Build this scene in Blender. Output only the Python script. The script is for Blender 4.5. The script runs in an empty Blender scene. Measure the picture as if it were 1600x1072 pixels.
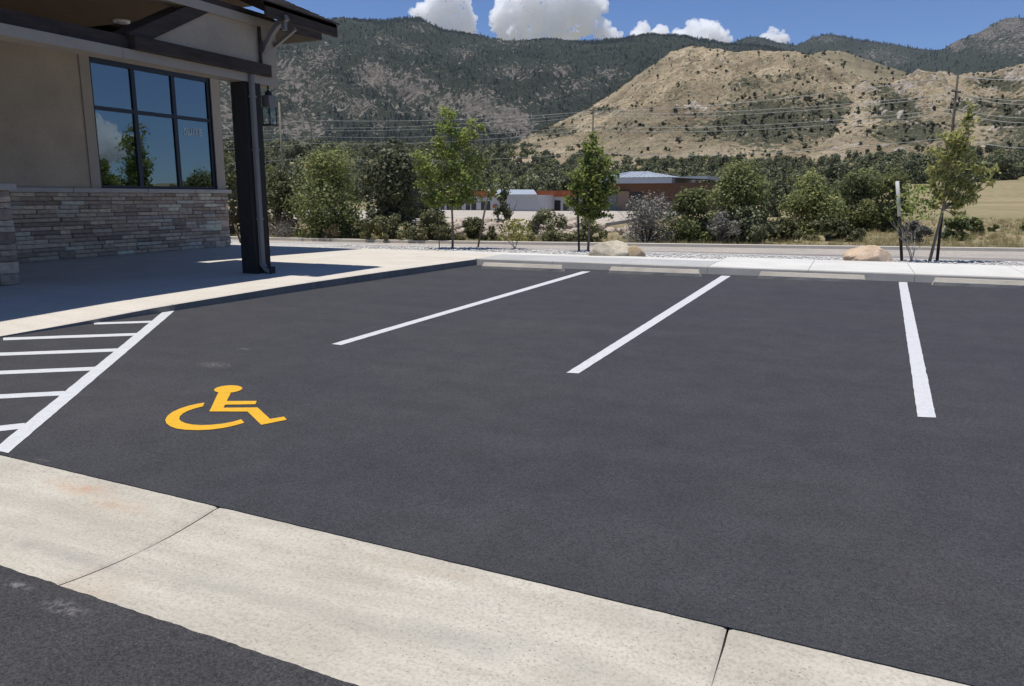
import bpy, bmesh, math, random
import numpy as np
from mathutils import Vector, Matrix, noise as mnoise

# ------------------------------------------------------------------ camera, world, sun, exposure
scene = bpy.context.scene
F_PX, HZ, CAMH = 1195.0, 308.0, 1.5            # focal length and horizon row measured on the 1600x1072 photograph
PITCH = math.atan((536 - HZ) / F_PX)
YAW = math.atan(540 / math.hypot(F_PX, 228))
cam = bpy.data.cameras.new('camera'); camo = bpy.data.objects.new('camera', cam)
scene.collection.objects.link(camo)
cam.sensor_width = 36; cam.lens = F_PX / 1600 * 36; cam.clip_start = 0.05; cam.clip_end = 60000
camo.location = (0, 0, CAMH); camo.rotation_euler = (math.pi / 2 - PITCH, 0, YAW)
scene.camera = camo

SUN_S = Vector((0.155, 0.04, -1.0)).normalized()   # direction sunlight travels
SUN_EL = math.asin(-SUN_S.z)
world = bpy.data.worlds.new('World'); scene.world = world; world.use_nodes = True
wn = world.node_tree.nodes; wl = world.node_tree.links
sky = wn.new('ShaderNodeTexSky'); sky.sky_type = 'NISHITA'; sky.sun_disc = False
sky.sun_elevation = SUN_EL; sky.sun_rotation = math.atan2(-SUN_S.x, -SUN_S.y)
sky.altitude = 1900; sky.air_density = 1.0; sky.dust_density = 0.15; sky.ozone_density = 3.0
bg = wn['Background']; bg.inputs['Strength'].default_value = 0.075
tint = wn.new('ShaderNodeMix'); tint.data_type = 'RGBA'; tint.blend_type = 'MULTIPLY'; tint.inputs[0].default_value = 1.0; tint.inputs[7].default_value = (0.82, 1.04, 1.42, 1)   # deep mountain blue
wl.new(sky.outputs[0], tint.inputs[6]); wl.new(tint.outputs[2], bg.inputs['Color'])
sund = bpy.data.lights.new('sun', 'SUN'); sund.energy = 4.8; sund.angle = math.radians(0.53); sund.color = (1.0, 0.972, 0.925)
suno = bpy.data.objects.new('sun', sund); scene.collection.objects.link(suno)
suno.rotation_euler = SUN_S.to_track_quat('-Z', 'Y').to_euler(); suno.location = (-20, 0, 60)
vs = scene.view_settings; vs.view_transform = 'Standard'; vs.look = 'None'; vs.exposure = 0.0; vs.gamma = 1.0; vs.use_curve_mapping = False
scene.cycles.use_denoising = True
scene.cycles.max_bounces = 72; scene.cycles.volume_bounces = 72; scene.cycles.diffuse_bounces = 2; scene.cycles.glossy_bounces = 4; scene.cycles.transmission_bounces = 6; scene.cycles.transparent_max_bounces = 16
scene.cycles.sample_clamp_indirect = 6.0
RNG = np.random.default_rng(7); random.seed(7)

# ------------------------------------------------------------------ measuring the photograph
C0 = np.array([0, 0, CAMH])
_fw = np.array([-math.sin(YAW) * math.cos(PITCH), math.cos(YAW) * math.cos(PITCH), -math.sin(PITCH)])
_rt = np.array([math.cos(YAW), math.sin(YAW), 0.0]); _up = np.cross(_rt, _fw)
def ray(x, y): return _fw + _rt * (x - 800) / F_PX + _up * (536 - y) / F_PX
def gp(x, y, z=0.0): d = ray(x, y); return C0 + d * ((z - CAMH) / d[2])
def onX(x, y, X): d = ray(x, y); return C0 + d * (X / d[0])
def onY(x, y, Y): d = ray(x, y); return C0 + d * (Y / d[1])
def azt(x, y): d = ray(x, y); h = math.hypot(d[0], d[1]); return math.atan2(d[0], d[1]), d[2] / h
def proj(p):
    p = np.asarray(p) - C0; z = p @ _fw
    return np.stack([800 + F_PX * (p @ _rt) / z, 536 - F_PX * (p @ _up) / z], -1)

# ------------------------------------------------------------------ helpers
COL = scene.collection
def tag(o, label=None, cat=None, group=None, kind=None):
    if label: o['label'] = label
    if cat: o['category'] = cat
    if group: o['group'] = group
    if kind: o['kind'] = kind
    return o
def thing(name, label, cat, loc=(0, 0, 0), group=None, rotz=0.0):
    o = bpy.data.objects.new(name, None); COL.objects.link(o); o.location = loc; o.rotation_euler = (0, 0, rotz)
    o.empty_display_size = 0.2
    return tag(o, label, cat, group)
def np_mesh(name, V, Fc, mat=None, attrs=None, smooth=False):
    """V (n,3); Fc (m,k) ints; attrs: {name: per-vertex floats}"""
    me = bpy.data.meshes.new(name); V = np.asarray(V, dtype=np.float32); Fc = np.asarray(Fc, dtype=np.int32)
    me.vertices.add(len(V)); me.vertices.foreach_set('co', V.ravel())
    m, k = Fc.shape
    me.loops.add(m * k); me.loops.foreach_set('vertex_index', Fc.ravel())
    me.polygons.add(m); me.polygons.foreach_set('loop_start', np.arange(0, m * k, k, dtype=np.int32))
    me.polygons.foreach_set('loop_total', np.full(m, k, dtype=np.int32))
    me.polygons.foreach_set('use_smooth', np.full(m, bool(smooth)))
    for an, av in (attrs or {}).items():
        a = me.attributes.new(an, 'FLOAT', 'POINT'); a.data.foreach_set('value', np.asarray(av, dtype=np.float32))
    me.update(calc_edges=True); me.validate()
    if mat: me.materials.append(mat)
    return me
def put(name, me, parent=None, loc=(0, 0, 0), **kw):
    o = bpy.data.objects.new(name, me); COL.objects.link(o); o.location = loc
    if parent is not None: o.parent = parent
    return tag(o, **kw) if kw else o
def bm_put(name, bm, mat, parent=None, smooth=False, loc=(0, 0, 0), **kw):
    bmesh.ops.recalc_face_normals(bm, faces=bm.faces)
    me = bpy.data.meshes.new(name); bm.to_mesh(me); bm.free()
    if smooth:
        for p in me.polygons: p.use_smooth = True
    if mat: me.materials.append(mat)
    return put(name, me, parent, loc, **kw)
def add_box(bm, lo, hi, bevel=0.0):
    lo = np.minimum(lo, hi), np.maximum(lo, hi); a, b = lo
    r = bmesh.ops.create_cube(bm, size=1.0, matrix=Matrix.Translation(Vector((a + b) / 2)) @ Matrix.Diagonal((*(b - a), 1)))
    if bevel > 0:
        es = list({e for v in r['verts'] for e in v.link_edges})
        bmesh.ops.bevel(bm, geom=es, offset=bevel, segments=1, affect='EDGES', profile=0.7)
def box(name, lo, hi, mat, parent=None, bevel=0.0, **kw):
    bm = bmesh.new(); add_box(bm, np.array(lo, float), np.array(hi, float), bevel)
    return bm_put(name, bm, mat, parent, **kw)
def add_prism(bm, pts, ext):
    """extrude a polygon (3-D points) by vector ext"""
    a = [bm.verts.new(p) for p in pts]; b = [bm.verts.new(Vector(p) + Vector(ext)) for p in pts]
    bm.faces.new(a); bm.faces.new(b[::-1]); n = len(a)
    for i in range(n): bm.faces.new((a[i], a[(i + 1) % n], b[(i + 1) % n], b[i]))
def prism(name, pts, ext, mat, parent=None, bevel=0.0, **kw):
    bm = bmesh.new(); add_prism(bm, [tuple(p) for p in pts], ext)
    if bevel: bmesh.ops.bevel(bm, geom=list(bm.edges), offset=bevel, segments=1, affect='EDGES')
    return bm_put(name, bm, mat, parent, **kw)
def tube_arrays(path, radii, sides=6, cap=True):
    path = np.asarray(path, float); n = len(path); V = []; Fc = []
    T = np.gradient(path, axis=0); T /= np.linalg.norm(T, axis=1)[:, None] + 1e-9
    ref = np.array([0, 0, 1.0]) if abs(T[0][2]) < 0.9 else np.array([1.0, 0, 0])
    for i in range(n):
        a = np.cross(T[i], ref); a /= np.linalg.norm(a) + 1e-9; b = np.cross(T[i], a)
        for k in range(sides):
            t = 2 * math.pi * k / sides; V.append(path[i] + radii[i] * (math.cos(t) * a + math.sin(t) * b))
    for i in range(n - 1):
        for k in range(sides):
            k2 = (k + 1) % sides; Fc.append((i * sides + k, i * sides + k2, (i + 1) * sides + k2, (i + 1) * sides + k))
    return np.array(V), np.array(Fc)
class Acc:
    """collects quads of one mesh"""
    def __init__(s): s.V = []; s.F = []; s.T = []; s.n = 0
    def add(s, V, Fc, tint=0.5):
        V = np.asarray(V); s.V.append(V); s.F.append(np.asarray(Fc) + s.n); s.n += len(V)
        s.T.append(np.broadcast_to(np.asarray(tint, float), (len(V),)))
    def mesh(s, name, mat, smooth=False):
        return np_mesh(name, np.concatenate(s.V), np.concatenate(s.F), mat, {'tint': np.concatenate(s.T)}, smooth)
def tube(name, path, radii, mat, parent=None, sides=8, loc=(0, 0, 0), **kw):
    if np.isscalar(radii): radii = [radii] * len(path)
    V, Fc = tube_arrays(path, radii, sides)
    bm = bmesh.new(); vs_ = [bm.verts.new(v) for v in V]
    for f in Fc: bm.faces.new([vs_[i] for i in f])
    bm.faces.new(vs_[:sides]); bm.faces.new(vs_[-sides:])
    return bm_put(name, bm, mat, parent, True, loc, **kw)

# value/gradient noise on arrays
_perm = np.random.default_rng(3).permutation(4096); _gr = np.random.default_rng(4).uniform(0, 2 * np.pi, 4096)
def pnoise(x, y):
    x = np.asarray(x, float); y = np.asarray(y, float)
    xi = np.floor(x).astype(np.int64); yi = np.floor(y).astype(np.int64); xf = x - xi; yf = y - yi
    u = xf ** 3 * (xf * (xf * 6 - 15) + 10); v = yf ** 3 * (yf * (yf * 6 - 15) + 10)
    def g(ix, iy, fx, fy):
        h = _gr[_perm[(_perm[ix & 4095] + iy) & 4095]]; return np.cos(h) * fx + np.sin(h) * fy
    a = g(xi, yi, xf, yf); b = g(xi + 1, yi, xf - 1, yf); c = g(xi, yi + 1, xf, yf - 1); d = g(xi + 1, yi + 1, xf - 1, yf - 1)
    return 1.5 * ((a * (1 - u) + b * u) * (1 - v) + (c * (1 - u) + d * u) * v)
def fbm(x, y, o=5, gain=0.5):
    s = 0; a = 1.0; t = 0
    for i in range(o): s = s + a * pnoise(x + 17.3 * i, y - 9.1 * i); t += a; a *= gain; x = x * 2.03; y = y * 2.03
    return s / t
def ridged(x, y, o=5, gain=0.5):
    s = 0; a = 1.0; t = 0
    for i in range(o): s = s + a * (1 - 2 * np.abs(pnoise(x + 11.7 * i, y + 5.3 * i))); t += a; a *= gain; x = x * 2.05; y = y * 2.05
    return s / t
def sstep(a, b, x): t = np.clip((np.asarray(x, float) - a) / (b - a), 0, 1); return t * t * (3 - 2 * t)

# ------------------------------------------------------------------ materials
class M:
    def __init__(s, name, rough=0.8, spec=0.3):
        s.m = bpy.data.materials.new(name); s.m.use_nodes = True; s.nt = s.m.node_tree; s.b = s.nt.nodes['Principled BSDF']
        s.b.inputs['Roughness'].default_value = rough; s.b.inputs['Specular IOR Level'].default_value = spec
        s.co = s.nt.nodes.new('ShaderNodeTexCoord').outputs['Object']
    def N(s, t, **kw):
        n = s.nt.nodes.new(t)
        for k, v in kw.items():
            if k in n.inputs: 
                if hasattr(v, 'links') or isinstance(v, bpy.types.NodeSocket): s.nt.links.new(v, n.inputs[k])
                else: n.inputs[k].default_value = v
            else: setattr(n, k, v)
        return n
    def pos(s):
        return s.N('ShaderNodeNewGeometry').outputs['Position']
    def noise(s, scale, detail=4, rough=0.55, co=None, dist=0.0):
        return s.N('ShaderNodeTexNoise', Vector=co or s.co, Scale=scale, Detail=detail, Roughness=rough, Distortion=dist).outputs['Fac']
    def vor(s, scale, co=None, feature='F1', out='Distance', rnd=1.0):
        n = s.N('ShaderNodeTexVoronoi', Vector=co or s.co, Scale=scale, feature=feature); n.inputs['Randomness'].default_value = rnd
        return n.outputs[out]
    def stretch(s, sc, co=None):
        return s.N('ShaderNodeMapping', Vector=co or s.co, Scale=sc).outputs[0]
    def ramp(s, fac, stops, interp='LINEAR'):
        n = s.N('ShaderNodeValToRGB', Fac=fac); cr = n.color_ramp; cr.interpolation = interp
        while len(cr.elements) < len(stops): cr.elements.new(0.5)
        for e, (p, c) in zip(cr.elements, stops):
            e.position = p; e.color = (*c, 1) if not np.isscalar(c) else (c, c, c, 1)
        return n.outputs[0]
    def mix(s, fac, a, b, mode='MIX'):
        n = s.nt.nodes.new('ShaderNodeMix'); n.data_type = 'RGBA'; n.blend_type = mode
        for idx, v in ((0, fac), (6, a), (7, b)):
            if isinstance(v, bpy.types.NodeSocket): s.nt.links.new(v, n.inputs[idx])
            elif idx == 0: n.inputs[0].default_value = v
            else: n.inputs[idx].default_value = (*v, 1) if not np.isscalar(v) else (v, v, v, 1)
        return n.outputs[2]
    def math(s, op, a, b=0.0):
        n = s.nt.nodes.new('ShaderNodeMath'); n.operation = op
        for i, v in enumerate((a, b)):
            if isinstance(v, bpy.types.NodeSocket): s.nt.links.new(v, n.inputs[i])
            else: n.inputs[i].default_value = v
        return n.outputs[0]
    def attr(s, nm): return s.N('ShaderNodeAttribute', attribute_name=nm).outputs['Fac']
    def rnd(s): return s.N('ShaderNodeObjectInfo').outputs['Random']
    def color(s, c):
        if isinstance(c, bpy.types.NodeSocket): s.nt.links.new(c, s.b.inputs['Base Color'])
        else: s.b.inputs['Base Color'].default_value = (*c, 1)
        return s
    def bump(s, h, strength=0.3, dist=0.01):
        n = s.N('ShaderNodeBump', Height=h, Strength=strength, Distance=dist); s.nt.links.new(n.outputs[0], s.b.inputs['Normal']); return s
    def inp(s, k, v):
        if isinstance(v, bpy.types.NodeSocket): s.nt.links.new(v, s.b.inputs[k])
        else: s.b.inputs[k].default_value = v
        return s
MAT = {}
def mk_asphalt(name, base, scuffs=()):
    a = M(name, 0.85, 0.25); co = a.pos()
    big = a.noise(0.45, 3, co=co); mid = a.noise(3.5, 4, co=co); fine = a.noise(200, 3, 0.7, co=co); agg = a.vor(120, co=co, out='Color')
    streak = a.noise(1.0, 4, 0.6, co=a.stretch((0.35, 2.2, 1), co))
    ag = a.ramp(a.N('ShaderNodeSeparateColor', Color=agg).outputs[0], [(0, 0.60), (0.6, 1.0), (0.95, 1.06), (1, 1.35)])
    c = a.mix(1.0, tuple(base), ag, 'MULTIPLY')
    c = a.mix(1.0, c, a.ramp(fine, [(0.28, 0.36), (0.52, 1.0), (0.75, 1.7)]), 'MULTIPLY')
    c = a.mix(0.8, c, a.ramp(big, [(0.3, (0.84, 0.85, 0.90)), (0.55, (1, 1, 1)), (0.75, (1.10, 1.07, 1.02))]), 'MULTIPLY')
    c = a.mix(0.7, c, a.ramp(mid, [(0.3, 0.86), (0.7, 1.14)]), 'MULTIPLY')
    c = a.mix(0.5, c, a.ramp(streak, [(0.35, 0.88), (0.7, 1.14)]), 'MULTIPLY')
    for (sx_, sy_, rx_, ry_) in scuffs:                       # dusty tyre scuffs
        loc = a.N('ShaderNodeMapping', Vector=co, Location=(-sx_, -sy_, 0)).outputs[0]; q = a.N('ShaderNodeMapping', Vector=loc, Rotation=(0, 0, -0.5), Scale=(1 / rx_, 1 / ry_, 0)).outputs[0]
        ln = a.N('ShaderNodeVectorMath', operation='LENGTH'); a.nt.links.new(q, ln.inputs[0])
        k = a.math('MULTIPLY', a.ramp(ln.outputs['Value'], [(0.2, 1.0), (1.0, 0.0)]), a.ramp(a.noise(26, 5, 0.75, co=co), [(0.46, 0.0), (0.66, 0.75)]))
        c = a.mix(k, c, (0.26, 0.24, 0.22))
    a.color(c); h = a.math('ADD', a.math('MULTIPLY', a.vor(110, co=co), 0.6), fine); a.bump(h, 0.5, 0.005)
    return a.m
MAT['asphalt'] = mk_asphalt('asphalt', (0.055, 0.0535, 0.057), scuffs=[(*gp(335, 570)[:2], 0.22, 0.12), (*gp(382, 545)[:2], 0.12, 0.04), (*gp(66, 718)[:2], 0.08, 0.02)])
MAT['asphalt_near'] = mk_asphalt('asphalt_near', (0.053, 0.051, 0.052), scuffs=[(*gp(100, 950)[:2], 0.16, 0.05), (*gp(25, 915)[:2], 0.12, 0.035)])

MAT['road'] = mk_asphalt('road_asphalt', (0.44, 0.39, 0.33))
def mk_concrete(name, c1, c2, pits=0.5, dirt=0.25, blotch=(0.50, 0.36, 0.24), stains=()):
    a = M(name, 0.88, 0.2); co = a.pos()
    big = a.noise(1.1, 5, co=co); fine = a.noise(70, 4, 0.7, co=co); st = a.noise(2.0, 5, 0.6, co=a.stretch((0.6, 3.5, 1), co))
    c = a.mix(a.ramp(big, [(0.35, 0.0), (0.65, 1.0)]), tuple(c1), tuple(c2))
    c = a.mix(1.0, c, a.ramp(fine, [(0.3, 0.72), (0.5, 1.0), (0.7, 1.12)]), 'MULTIPLY')
    c = a.mix(dirt, c, a.ramp(st, [(0.35, 0.62), (0.62, 1.08)]), 'MULTIPLY')
    rust = a.ramp(a.noise(0.9, 3, 0.5, co=a.stretch((1, 1, 1), co), dist=0.4), [(0.62, 0.0), (0.74, 0.55)])
    c = a.mix(rust, c, tuple(blotch))
    for (sx_, sy_, rx_, ry_, rot_, col_, amt_) in stains:
        loc = a.N('ShaderNodeMapping', Vector=co, Location=(-sx_, -sy_, 0)).outputs[0]; q = a.N('ShaderNodeMapping', Vector=loc, Rotation=(0, 0, rot_), Scale=(1 / rx_, 1 / ry_, 0)).outputs[0]
        ln = a.N('ShaderNodeVectorMath', operation='LENGTH'); a.nt.links.new(q, ln.inputs[0])
        c = a.mix(a.math('MULTIPLY', a.ramp(ln.outputs['Value'], [(0.1, 1.0), (1.0, 0.0)]), a.ramp(a.noise(5, 5, 0.7, co=co), [(0.36, 0.0), (0.62, amt_)])), c, col_)
    pv2 = a.N('ShaderNodeMapping', Vector=co, Scale=(1.0, 1.9, 1.0), Rotation=(0, 0, 0.9)).outputs[0]; pit = a.ramp(a.vor(46, co=pv2), [(0.10, 1.0), (0.22, 0.0)])
    reg = a.ramp(a.noise(1.6, 3, co=co), [(0.38, 0.10), (0.60, 1.0)])
    sel = a.ramp(a.N('ShaderNodeSeparateColor', Color=a.vor(46, co=pv2, out='Color')).outputs[1], [(0.25, 0.0), (0.75, 1.0)])
    pm = a.math('MULTIPLY', a.math('MULTIPLY', pit, reg), a.math('MULTIPLY', sel, pits))
    c = a.mix(pm, c, (0.13, 0.11, 0.09))
    a.color(c); a.bump(a.math('SUBTRACT', a.math('MULTIPLY', fine, 0.35), pm), 0.5, 0.004)
    return a.m
MAT['pan'] = mk_concrete('pan_concrete', (0.435, 0.395, 0.320), (0.50, 0.46, 0.38), 1.0, 0.40, (0.42, 0.33, 0.24), stains=[(*gp(125, 757)[:2], 0.34, 0.10, 0.03, (0.44, 0.27, 0.16), 0.75), (*gp(190, 785)[:2], 0.28, 0.09, 0.03, (0.40, 0.27, 0.17), 0.6), (*gp(660, 885)[:2], 0.5, 0.05, 0.03, (0.36, 0.28, 0.19), 0.5),
    (*gp(60, 850)[:2], 0.9, 0.10, 0.03, (0.30, 0.28, 0.25), 0.5), (*gp(700, 985)[:2], 1.0, 0.11, 0.03, (0.31, 0.29, 0.25), 0.55), (*gp(350, 905)[:2], 0.7, 0.09, 0.03, (0.31, 0.29, 0.25), 0.45), (*gp(1150, 1000)[:2], 0.25, 0.10, 0.03, (0.30, 0.27, 0.22), 0.5)])
MAT['walk'] = mk_concrete('walk_concrete', (0.56, 0.505, 0.42), (0.60, 0.55, 0.47), 0.15, 0.15, (0.52, 0.45, 0.36))
MAT['kerb_face_shade'] = mk_concrete('kerb_face_shade_concrete', (0.20, 0.185, 0.165), (0.26, 0.24, 0.21), 0.3, 0.35, (0.2, 0.17, 0.14))  # shade on the kerb's outward face, painted in as a darker concrete colour
MAT['walk_white'] = mk_concrete('walk_white_concrete', (0.58, 0.56, 0.51), (0.64, 0.62, 0.57), 0.1, 0.12, (0.58, 0.54, 0.48))
MAT['walk_grey'] = mk_concrete('walk_grey_concrete', (0.40, 0.395, 0.38), (0.45, 0.44, 0.42), 0.1, 0.15, (0.4, 0.37, 0.33))
MAT['curb'] = mk_concrete('curb_concrete', (0.38, 0.36, 0.325), (0.45, 0.425, 0.38), 0.3, 0.35, (0.36, 0.31, 0.25))
MAT['stop'] = mk_concrete('wheel_stop_concrete', (0.472, 0.420, 0.343), (0.571, 0.510, 0.414), 0.5, 0.35, (0.362, 0.317, 0.260))
def mk_paint(name, c, wear):
    a = M(name, 0.6, 0.3); co = a.pos()
    f = a.noise(120, 3, 0.7, co=co); g = a.noise(9, 5, 0.65, co=co)
    k = a.mix(1.0, tuple(c), a.ramp(f, [(0.25, 0.68), (0.52, 1.0), (0.8, 1.10)]), 'MULTIPLY')
    k = a.mix(0.6, k, a.ramp(g, [(0.3, 0.86), (0.6, 1.0)]), 'MULTIPLY')
    w = a.ramp(a.math('ADD', a.math('MULTIPLY', f, 0.5), a.math('MULTIPLY', a.noise(22, 5, 0.7, co=co), 0.5)), [(0.56, 0.0), (0.68, wear)])
    a.color(a.mix(w, k, (0.10, 0.10, 0.10))); a.bump(a.math('ADD', f, a.vor(110, co=co)), 0.4, 0.003)
    return a.m
MAT['paint'] = mk_paint('white_paint', (0.60, 0.60, 0.595), 0.6)
MAT['yellow'] = mk_paint('yellow_paint', (0.74, 0.40, 0.020), 0.45)
def mk_simple(name, c, rough=0.7, spec=0.3, var=0.15, sc=6.0, bump=0.15, metal=0.0, stretch=None):
    a = M(name, rough, spec); co = a.stretch(stretch) if stretch else a.co
    n = a.noise(sc, 5, 0.6, co=co); f = a.noise(sc * 14, 3, 0.6, co=co)
    k = a.mix(1.0, tuple(c), a.ramp(n, [(0.3, 1 - var), (0.7, 1 + var)]), 'MULTIPLY')
    k = a.mix(0.6, k, a.ramp(f, [(0.3, 1 - var), (0.7, 1 + var * 0.7)]), 'MULTIPLY')
    a.color(k); a.inp('Metallic', metal)
    if bump: a.bump(a.math('ADD', a.math('MULTIPLY', n, 0.4), f), bump, 0.01)
    return a.m
MAT['stucco'] = mk_simple('stucco', (0.475, 0.388, 0.289), 0.95, 0.1, 0.10, 1.3, 0.35)
MAT['trim'] = mk_simple('trim_board', (0.42, 0.36, 0.29), 0.85, 0.2, 0.06, 2.0, 0.1)
MAT['cap'] = mk_simple('cap_stone', (0.52, 0.47, 0.41), 0.9, 0.15, 0.10, 4.0, 0.3)
MAT['beam'] = mk_simple('dark_stained_timber', (0.060, 0.043, 0.033), 0.75, 0.3, 0.35, 2.0, 0.3, stretch=(6, 1, 6))
MAT['soffit'] = mk_simple('soffit_boards', (0.13, 0.088, 0.052), 0.8, 0.2, 0.2, 3.0, 0.15, stretch=(1, 6, 1))
MAT['column'] = mk_simple('column_timber', (0.030, 0.026, 0.024), 0.7, 0.3, 0.3, 2.0, 0.3, stretch=(8, 8, 1))
MAT['gutter'] = mk_simple('downspout_metal', (0.208, 0.188, 0.168), 0.5, 0.5, 0.08, 4.0, 0.05)
MAT['frame'] = mk_simple('window_frame_metal', (0.012, 0.017, 0.035), 0.4, 0.5, 0.05, 3.0, 0.0)
MAT['shingle'] = mk_simple('roof_shingle', (0.075, 0.062, 0.052), 0.9, 0.2, 0.4, 5.0, 0.5)
MAT['blackmetal'] = mk_simple('black_metal', (0.022, 0.021, 0.020), 0.5, 0.4, 0.1, 5.0, 0.05)
MAT['mortar'] = mk_simple('mortar', (0.07, 0.062, 0.055), 0.95, 0.1, 0.2, 8.0, 0.2)
MAT['interior'] = mk_simple('interior_plaster', (0.34, 0.34, 0.32), 0.9, 0.1, 0.05, 2.0, 0.0)
MAT['white'] = mk_simple('white_letters', (0.62, 0.62, 0.61), 0.6, 0.3, 0.02, 3.0, 0.0)
def mk_stone():
    a = M('ledge_stone', 0.9, 0.15); r = a.rnd()
    c = a.ramp(r, [(0.0, (0.284, 0.220, 0.164)), (0.2, (0.443, 0.336, 0.245)), (0.4, (0.589, 0.447, 0.318)), (0.55, (0.368, 0.289, 0.229)),
                   (0.7, (0.758, 0.578, 0.409)), (0.85, (0.505, 0.409, 0.327)), (1.0, (0.800, 0.745, 0.556))])
    n = a.noise(7, 5, 0.65); f = a.noise(60, 4, 0.7); l = a.noise(3, 5, 0.6, co=a.stretch((1, 1, 9)))
    c = a.mix(1.0, c, a.ramp(n, [(0.3, 0.75), (0.7, 1.22)]), 'MULTIPLY'); c = a.mix(0.6, c, a.ramp(l, [(0.3, 0.75), (0.7, 1.2)]), 'MULTIPLY')
    a.color(c); a.bump(a.math('ADD', n, a.math('MULTIPLY', f, 0.6)), 0.7, 0.02); return a.m
MAT['stone'] = mk_stone()
def mk_glass():
    a = M('tinted_window_glass'); nt = a.nt
    tr = a.N('ShaderNodeBsdfTransparent', Color=(0.52, 0.60, 0.60, 1)); gl = a.N('ShaderNodeBsdfGlossy', Color=(0.75, 0.92, 1.0, 1), Roughness=0.004)
    fr = a.N('ShaderNodeFresnel', IOR=1.9); wob = a.noise(0.9, 2); bm_ = a.N('ShaderNodeBump', Height=wob, Strength=0.02, Distance=0.05)
    nt.links.new(bm_.outputs[0], gl.inputs['Normal'])
    k = a.math('MULTIPLY', a.math('ADD', fr.outputs[0], 0.12), 1.0); mx = a.N('ShaderNodeMixShader', Fac=k)
    nt.links.new(tr.outputs[0], mx.inputs[1]); nt.links.new(gl.outputs[0], mx.inputs[2]); nt.links.new(mx.outputs[0], nt.nodes['Material Output'].inputs['Surface'])
    return a.m
MAT['glass'] = mk_glass()
MAT['lamp_glass'] = mk_glass(); MAT['lamp_glass'].node_tree.nodes['Transparent BSDF'].inputs[0].default_value = (0.92, 0.93, 0.9, 1); MAT['lamp_glass'].node_tree.nodes['Fresnel'].inputs['IOR'].default_value = 1.15
for nd in MAT['lamp_glass'].node_tree.nodes:
    if nd.type == 'MATH' and nd.operation == 'ADD': nd.inputs[1].default_value = 0.02
def mk_leaf(name, stops, transl=0.35, rough=0.55, objvar=0.25):
    a = M(name, rough, 0.25); t = a.attr('tint'); r = a.rnd()
    c = a.ramp(t, stops); c = a.mix(1.0, c, a.ramp(r, [(0, 1 - objvar), (1, 1 + objvar)]), 'MULTIPLY')
    a.color(c)
    tl = a.N('ShaderNodeBsdfTranslucent', Color=c); mx = a.N('ShaderNodeMixShader', Fac=transl)
    a.nt.links.new(a.b.outputs[0], mx.inputs[1]); a.nt.links.new(tl.outputs[0], mx.inputs[2])
    a.nt.links.new(mx.outputs[0], a.nt.nodes['Material Output'].inputs['Surface']); return a.m
MAT['leaf_bush'] = mk_leaf('leaf_bush', [(0, (0.092, 0.112, 0.050)), (0.5, (0.216, 0.237, 0.086)), (1, (0.388, 0.384, 0.147))])
MAT['leaf_tree'] = mk_leaf('leaf_young_tree', [(0, (0.115, 0.165, 0.045)), (0.5, (0.243, 0.303, 0.076)), (1, (0.464, 0.486, 0.157))], 0.5, objvar=0.08)
MAT['leaf_willow'] = mk_leaf('leaf_narrow', [(0, (0.212, 0.228, 0.075)), (0.5, (0.373, 0.381, 0.127)), (1, (0.681, 0.600, 0.266))], 0.5, objvar=0.08)
MAT['leaf_juniper'] = mk_leaf('leaf_juniper', [(0, (0.069, 0.080, 0.047)), (0.5, (0.155, 0.168, 0.089)), (1, (0.294, 0.282, 0.152))], 0.2)
MAT['leaf_olive'] = mk_leaf('leaf_olive', [(0, (0.121, 0.129, 0.056)), (0.5, (0.216, 0.215, 0.099)), (1, (0.345, 0.321, 0.165))], 0.3)
MAT['leaf_grey'] = mk_leaf('leaf_grey', [(0, (0.125, 0.119, 0.100)), (0.5, (0.213, 0.200, 0.169)), (1, (0.350, 0.338, 0.294))], 0.2)
MAT['leaf_yellow'] = mk_leaf('leaf_yellowgreen', [(0, (0.156, 0.168, 0.036)), (0.5, (0.264, 0.264, 0.060)), (1, (0.408, 0.384, 0.108))], 0.4)
MAT['leaf_red'] = mk_leaf('leaf_red', [(0, (0.30, 0.05, 0.02)), (0.5, (0.42, 0.08, 0.04)), (1, (0.5, 0.16, 0.08))], 0.4)
MAT['dry'] = mk_leaf('dry_grass', [(0, (0.230, 0.194, 0.086)), (0.35, (0.389, 0.323, 0.166)), (0.7, (0.532, 0.431, 0.237)), (1, (0.216, 0.245, 0.086))], 0.3)
MAT['leaf_far'] = mk_leaf('leaf_hill_scrub', [(0, (0.072, 0.075, 0.042)), (0.5, (0.130, 0.130, 0.073)), (1, (0.208, 0.195, 0.117))], 0.2)
MAT['leaf_conifer'] = mk_leaf('leaf_conifer', [(0, (0.052, 0.065, 0.048)), (0.5, (0.085, 0.103, 0.074)), (1, (0.129, 0.144, 0.101))], 0.2)
MAT['bark'] = mk_simple('bark', (0.20, 0.165, 0.13), 0.95, 0.1, 0.3, 8.0, 0.4, stretch=(3, 3, 1))
MAT['bark_dark'] = mk_simple('bark_dark', (0.09, 0.075, 0.06), 0.95, 0.1, 0.3, 8.0, 0.4)
MAT['twig'] = mk_simple('grey_twig', (0.30, 0.275, 0.245), 0.95, 0.1, 0.3, 8.0, 0.0)
MAT['stake'] = mk_simple('painted_stake', (0.030, 0.028, 0.026), 0.7, 0.3, 0.2, 8.0, 0.1)
MAT['pvc'] = mk_simple('white_tube', (0.496, 0.488, 0.464), 0.6, 0.3, 0.1, 8.0, 0.05)
MAT['pole'] = mk_simple('pole_wood', (0.11, 0.095, 0.08), 0.9, 0.1, 0.25, 6.0, 0.2)
MAT['pole_pale'] = mk_simple('pole_pale_wood', (0.25, 0.22, 0.17), 0.9, 0.1, 0.2, 6.0, 0.2)
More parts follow.
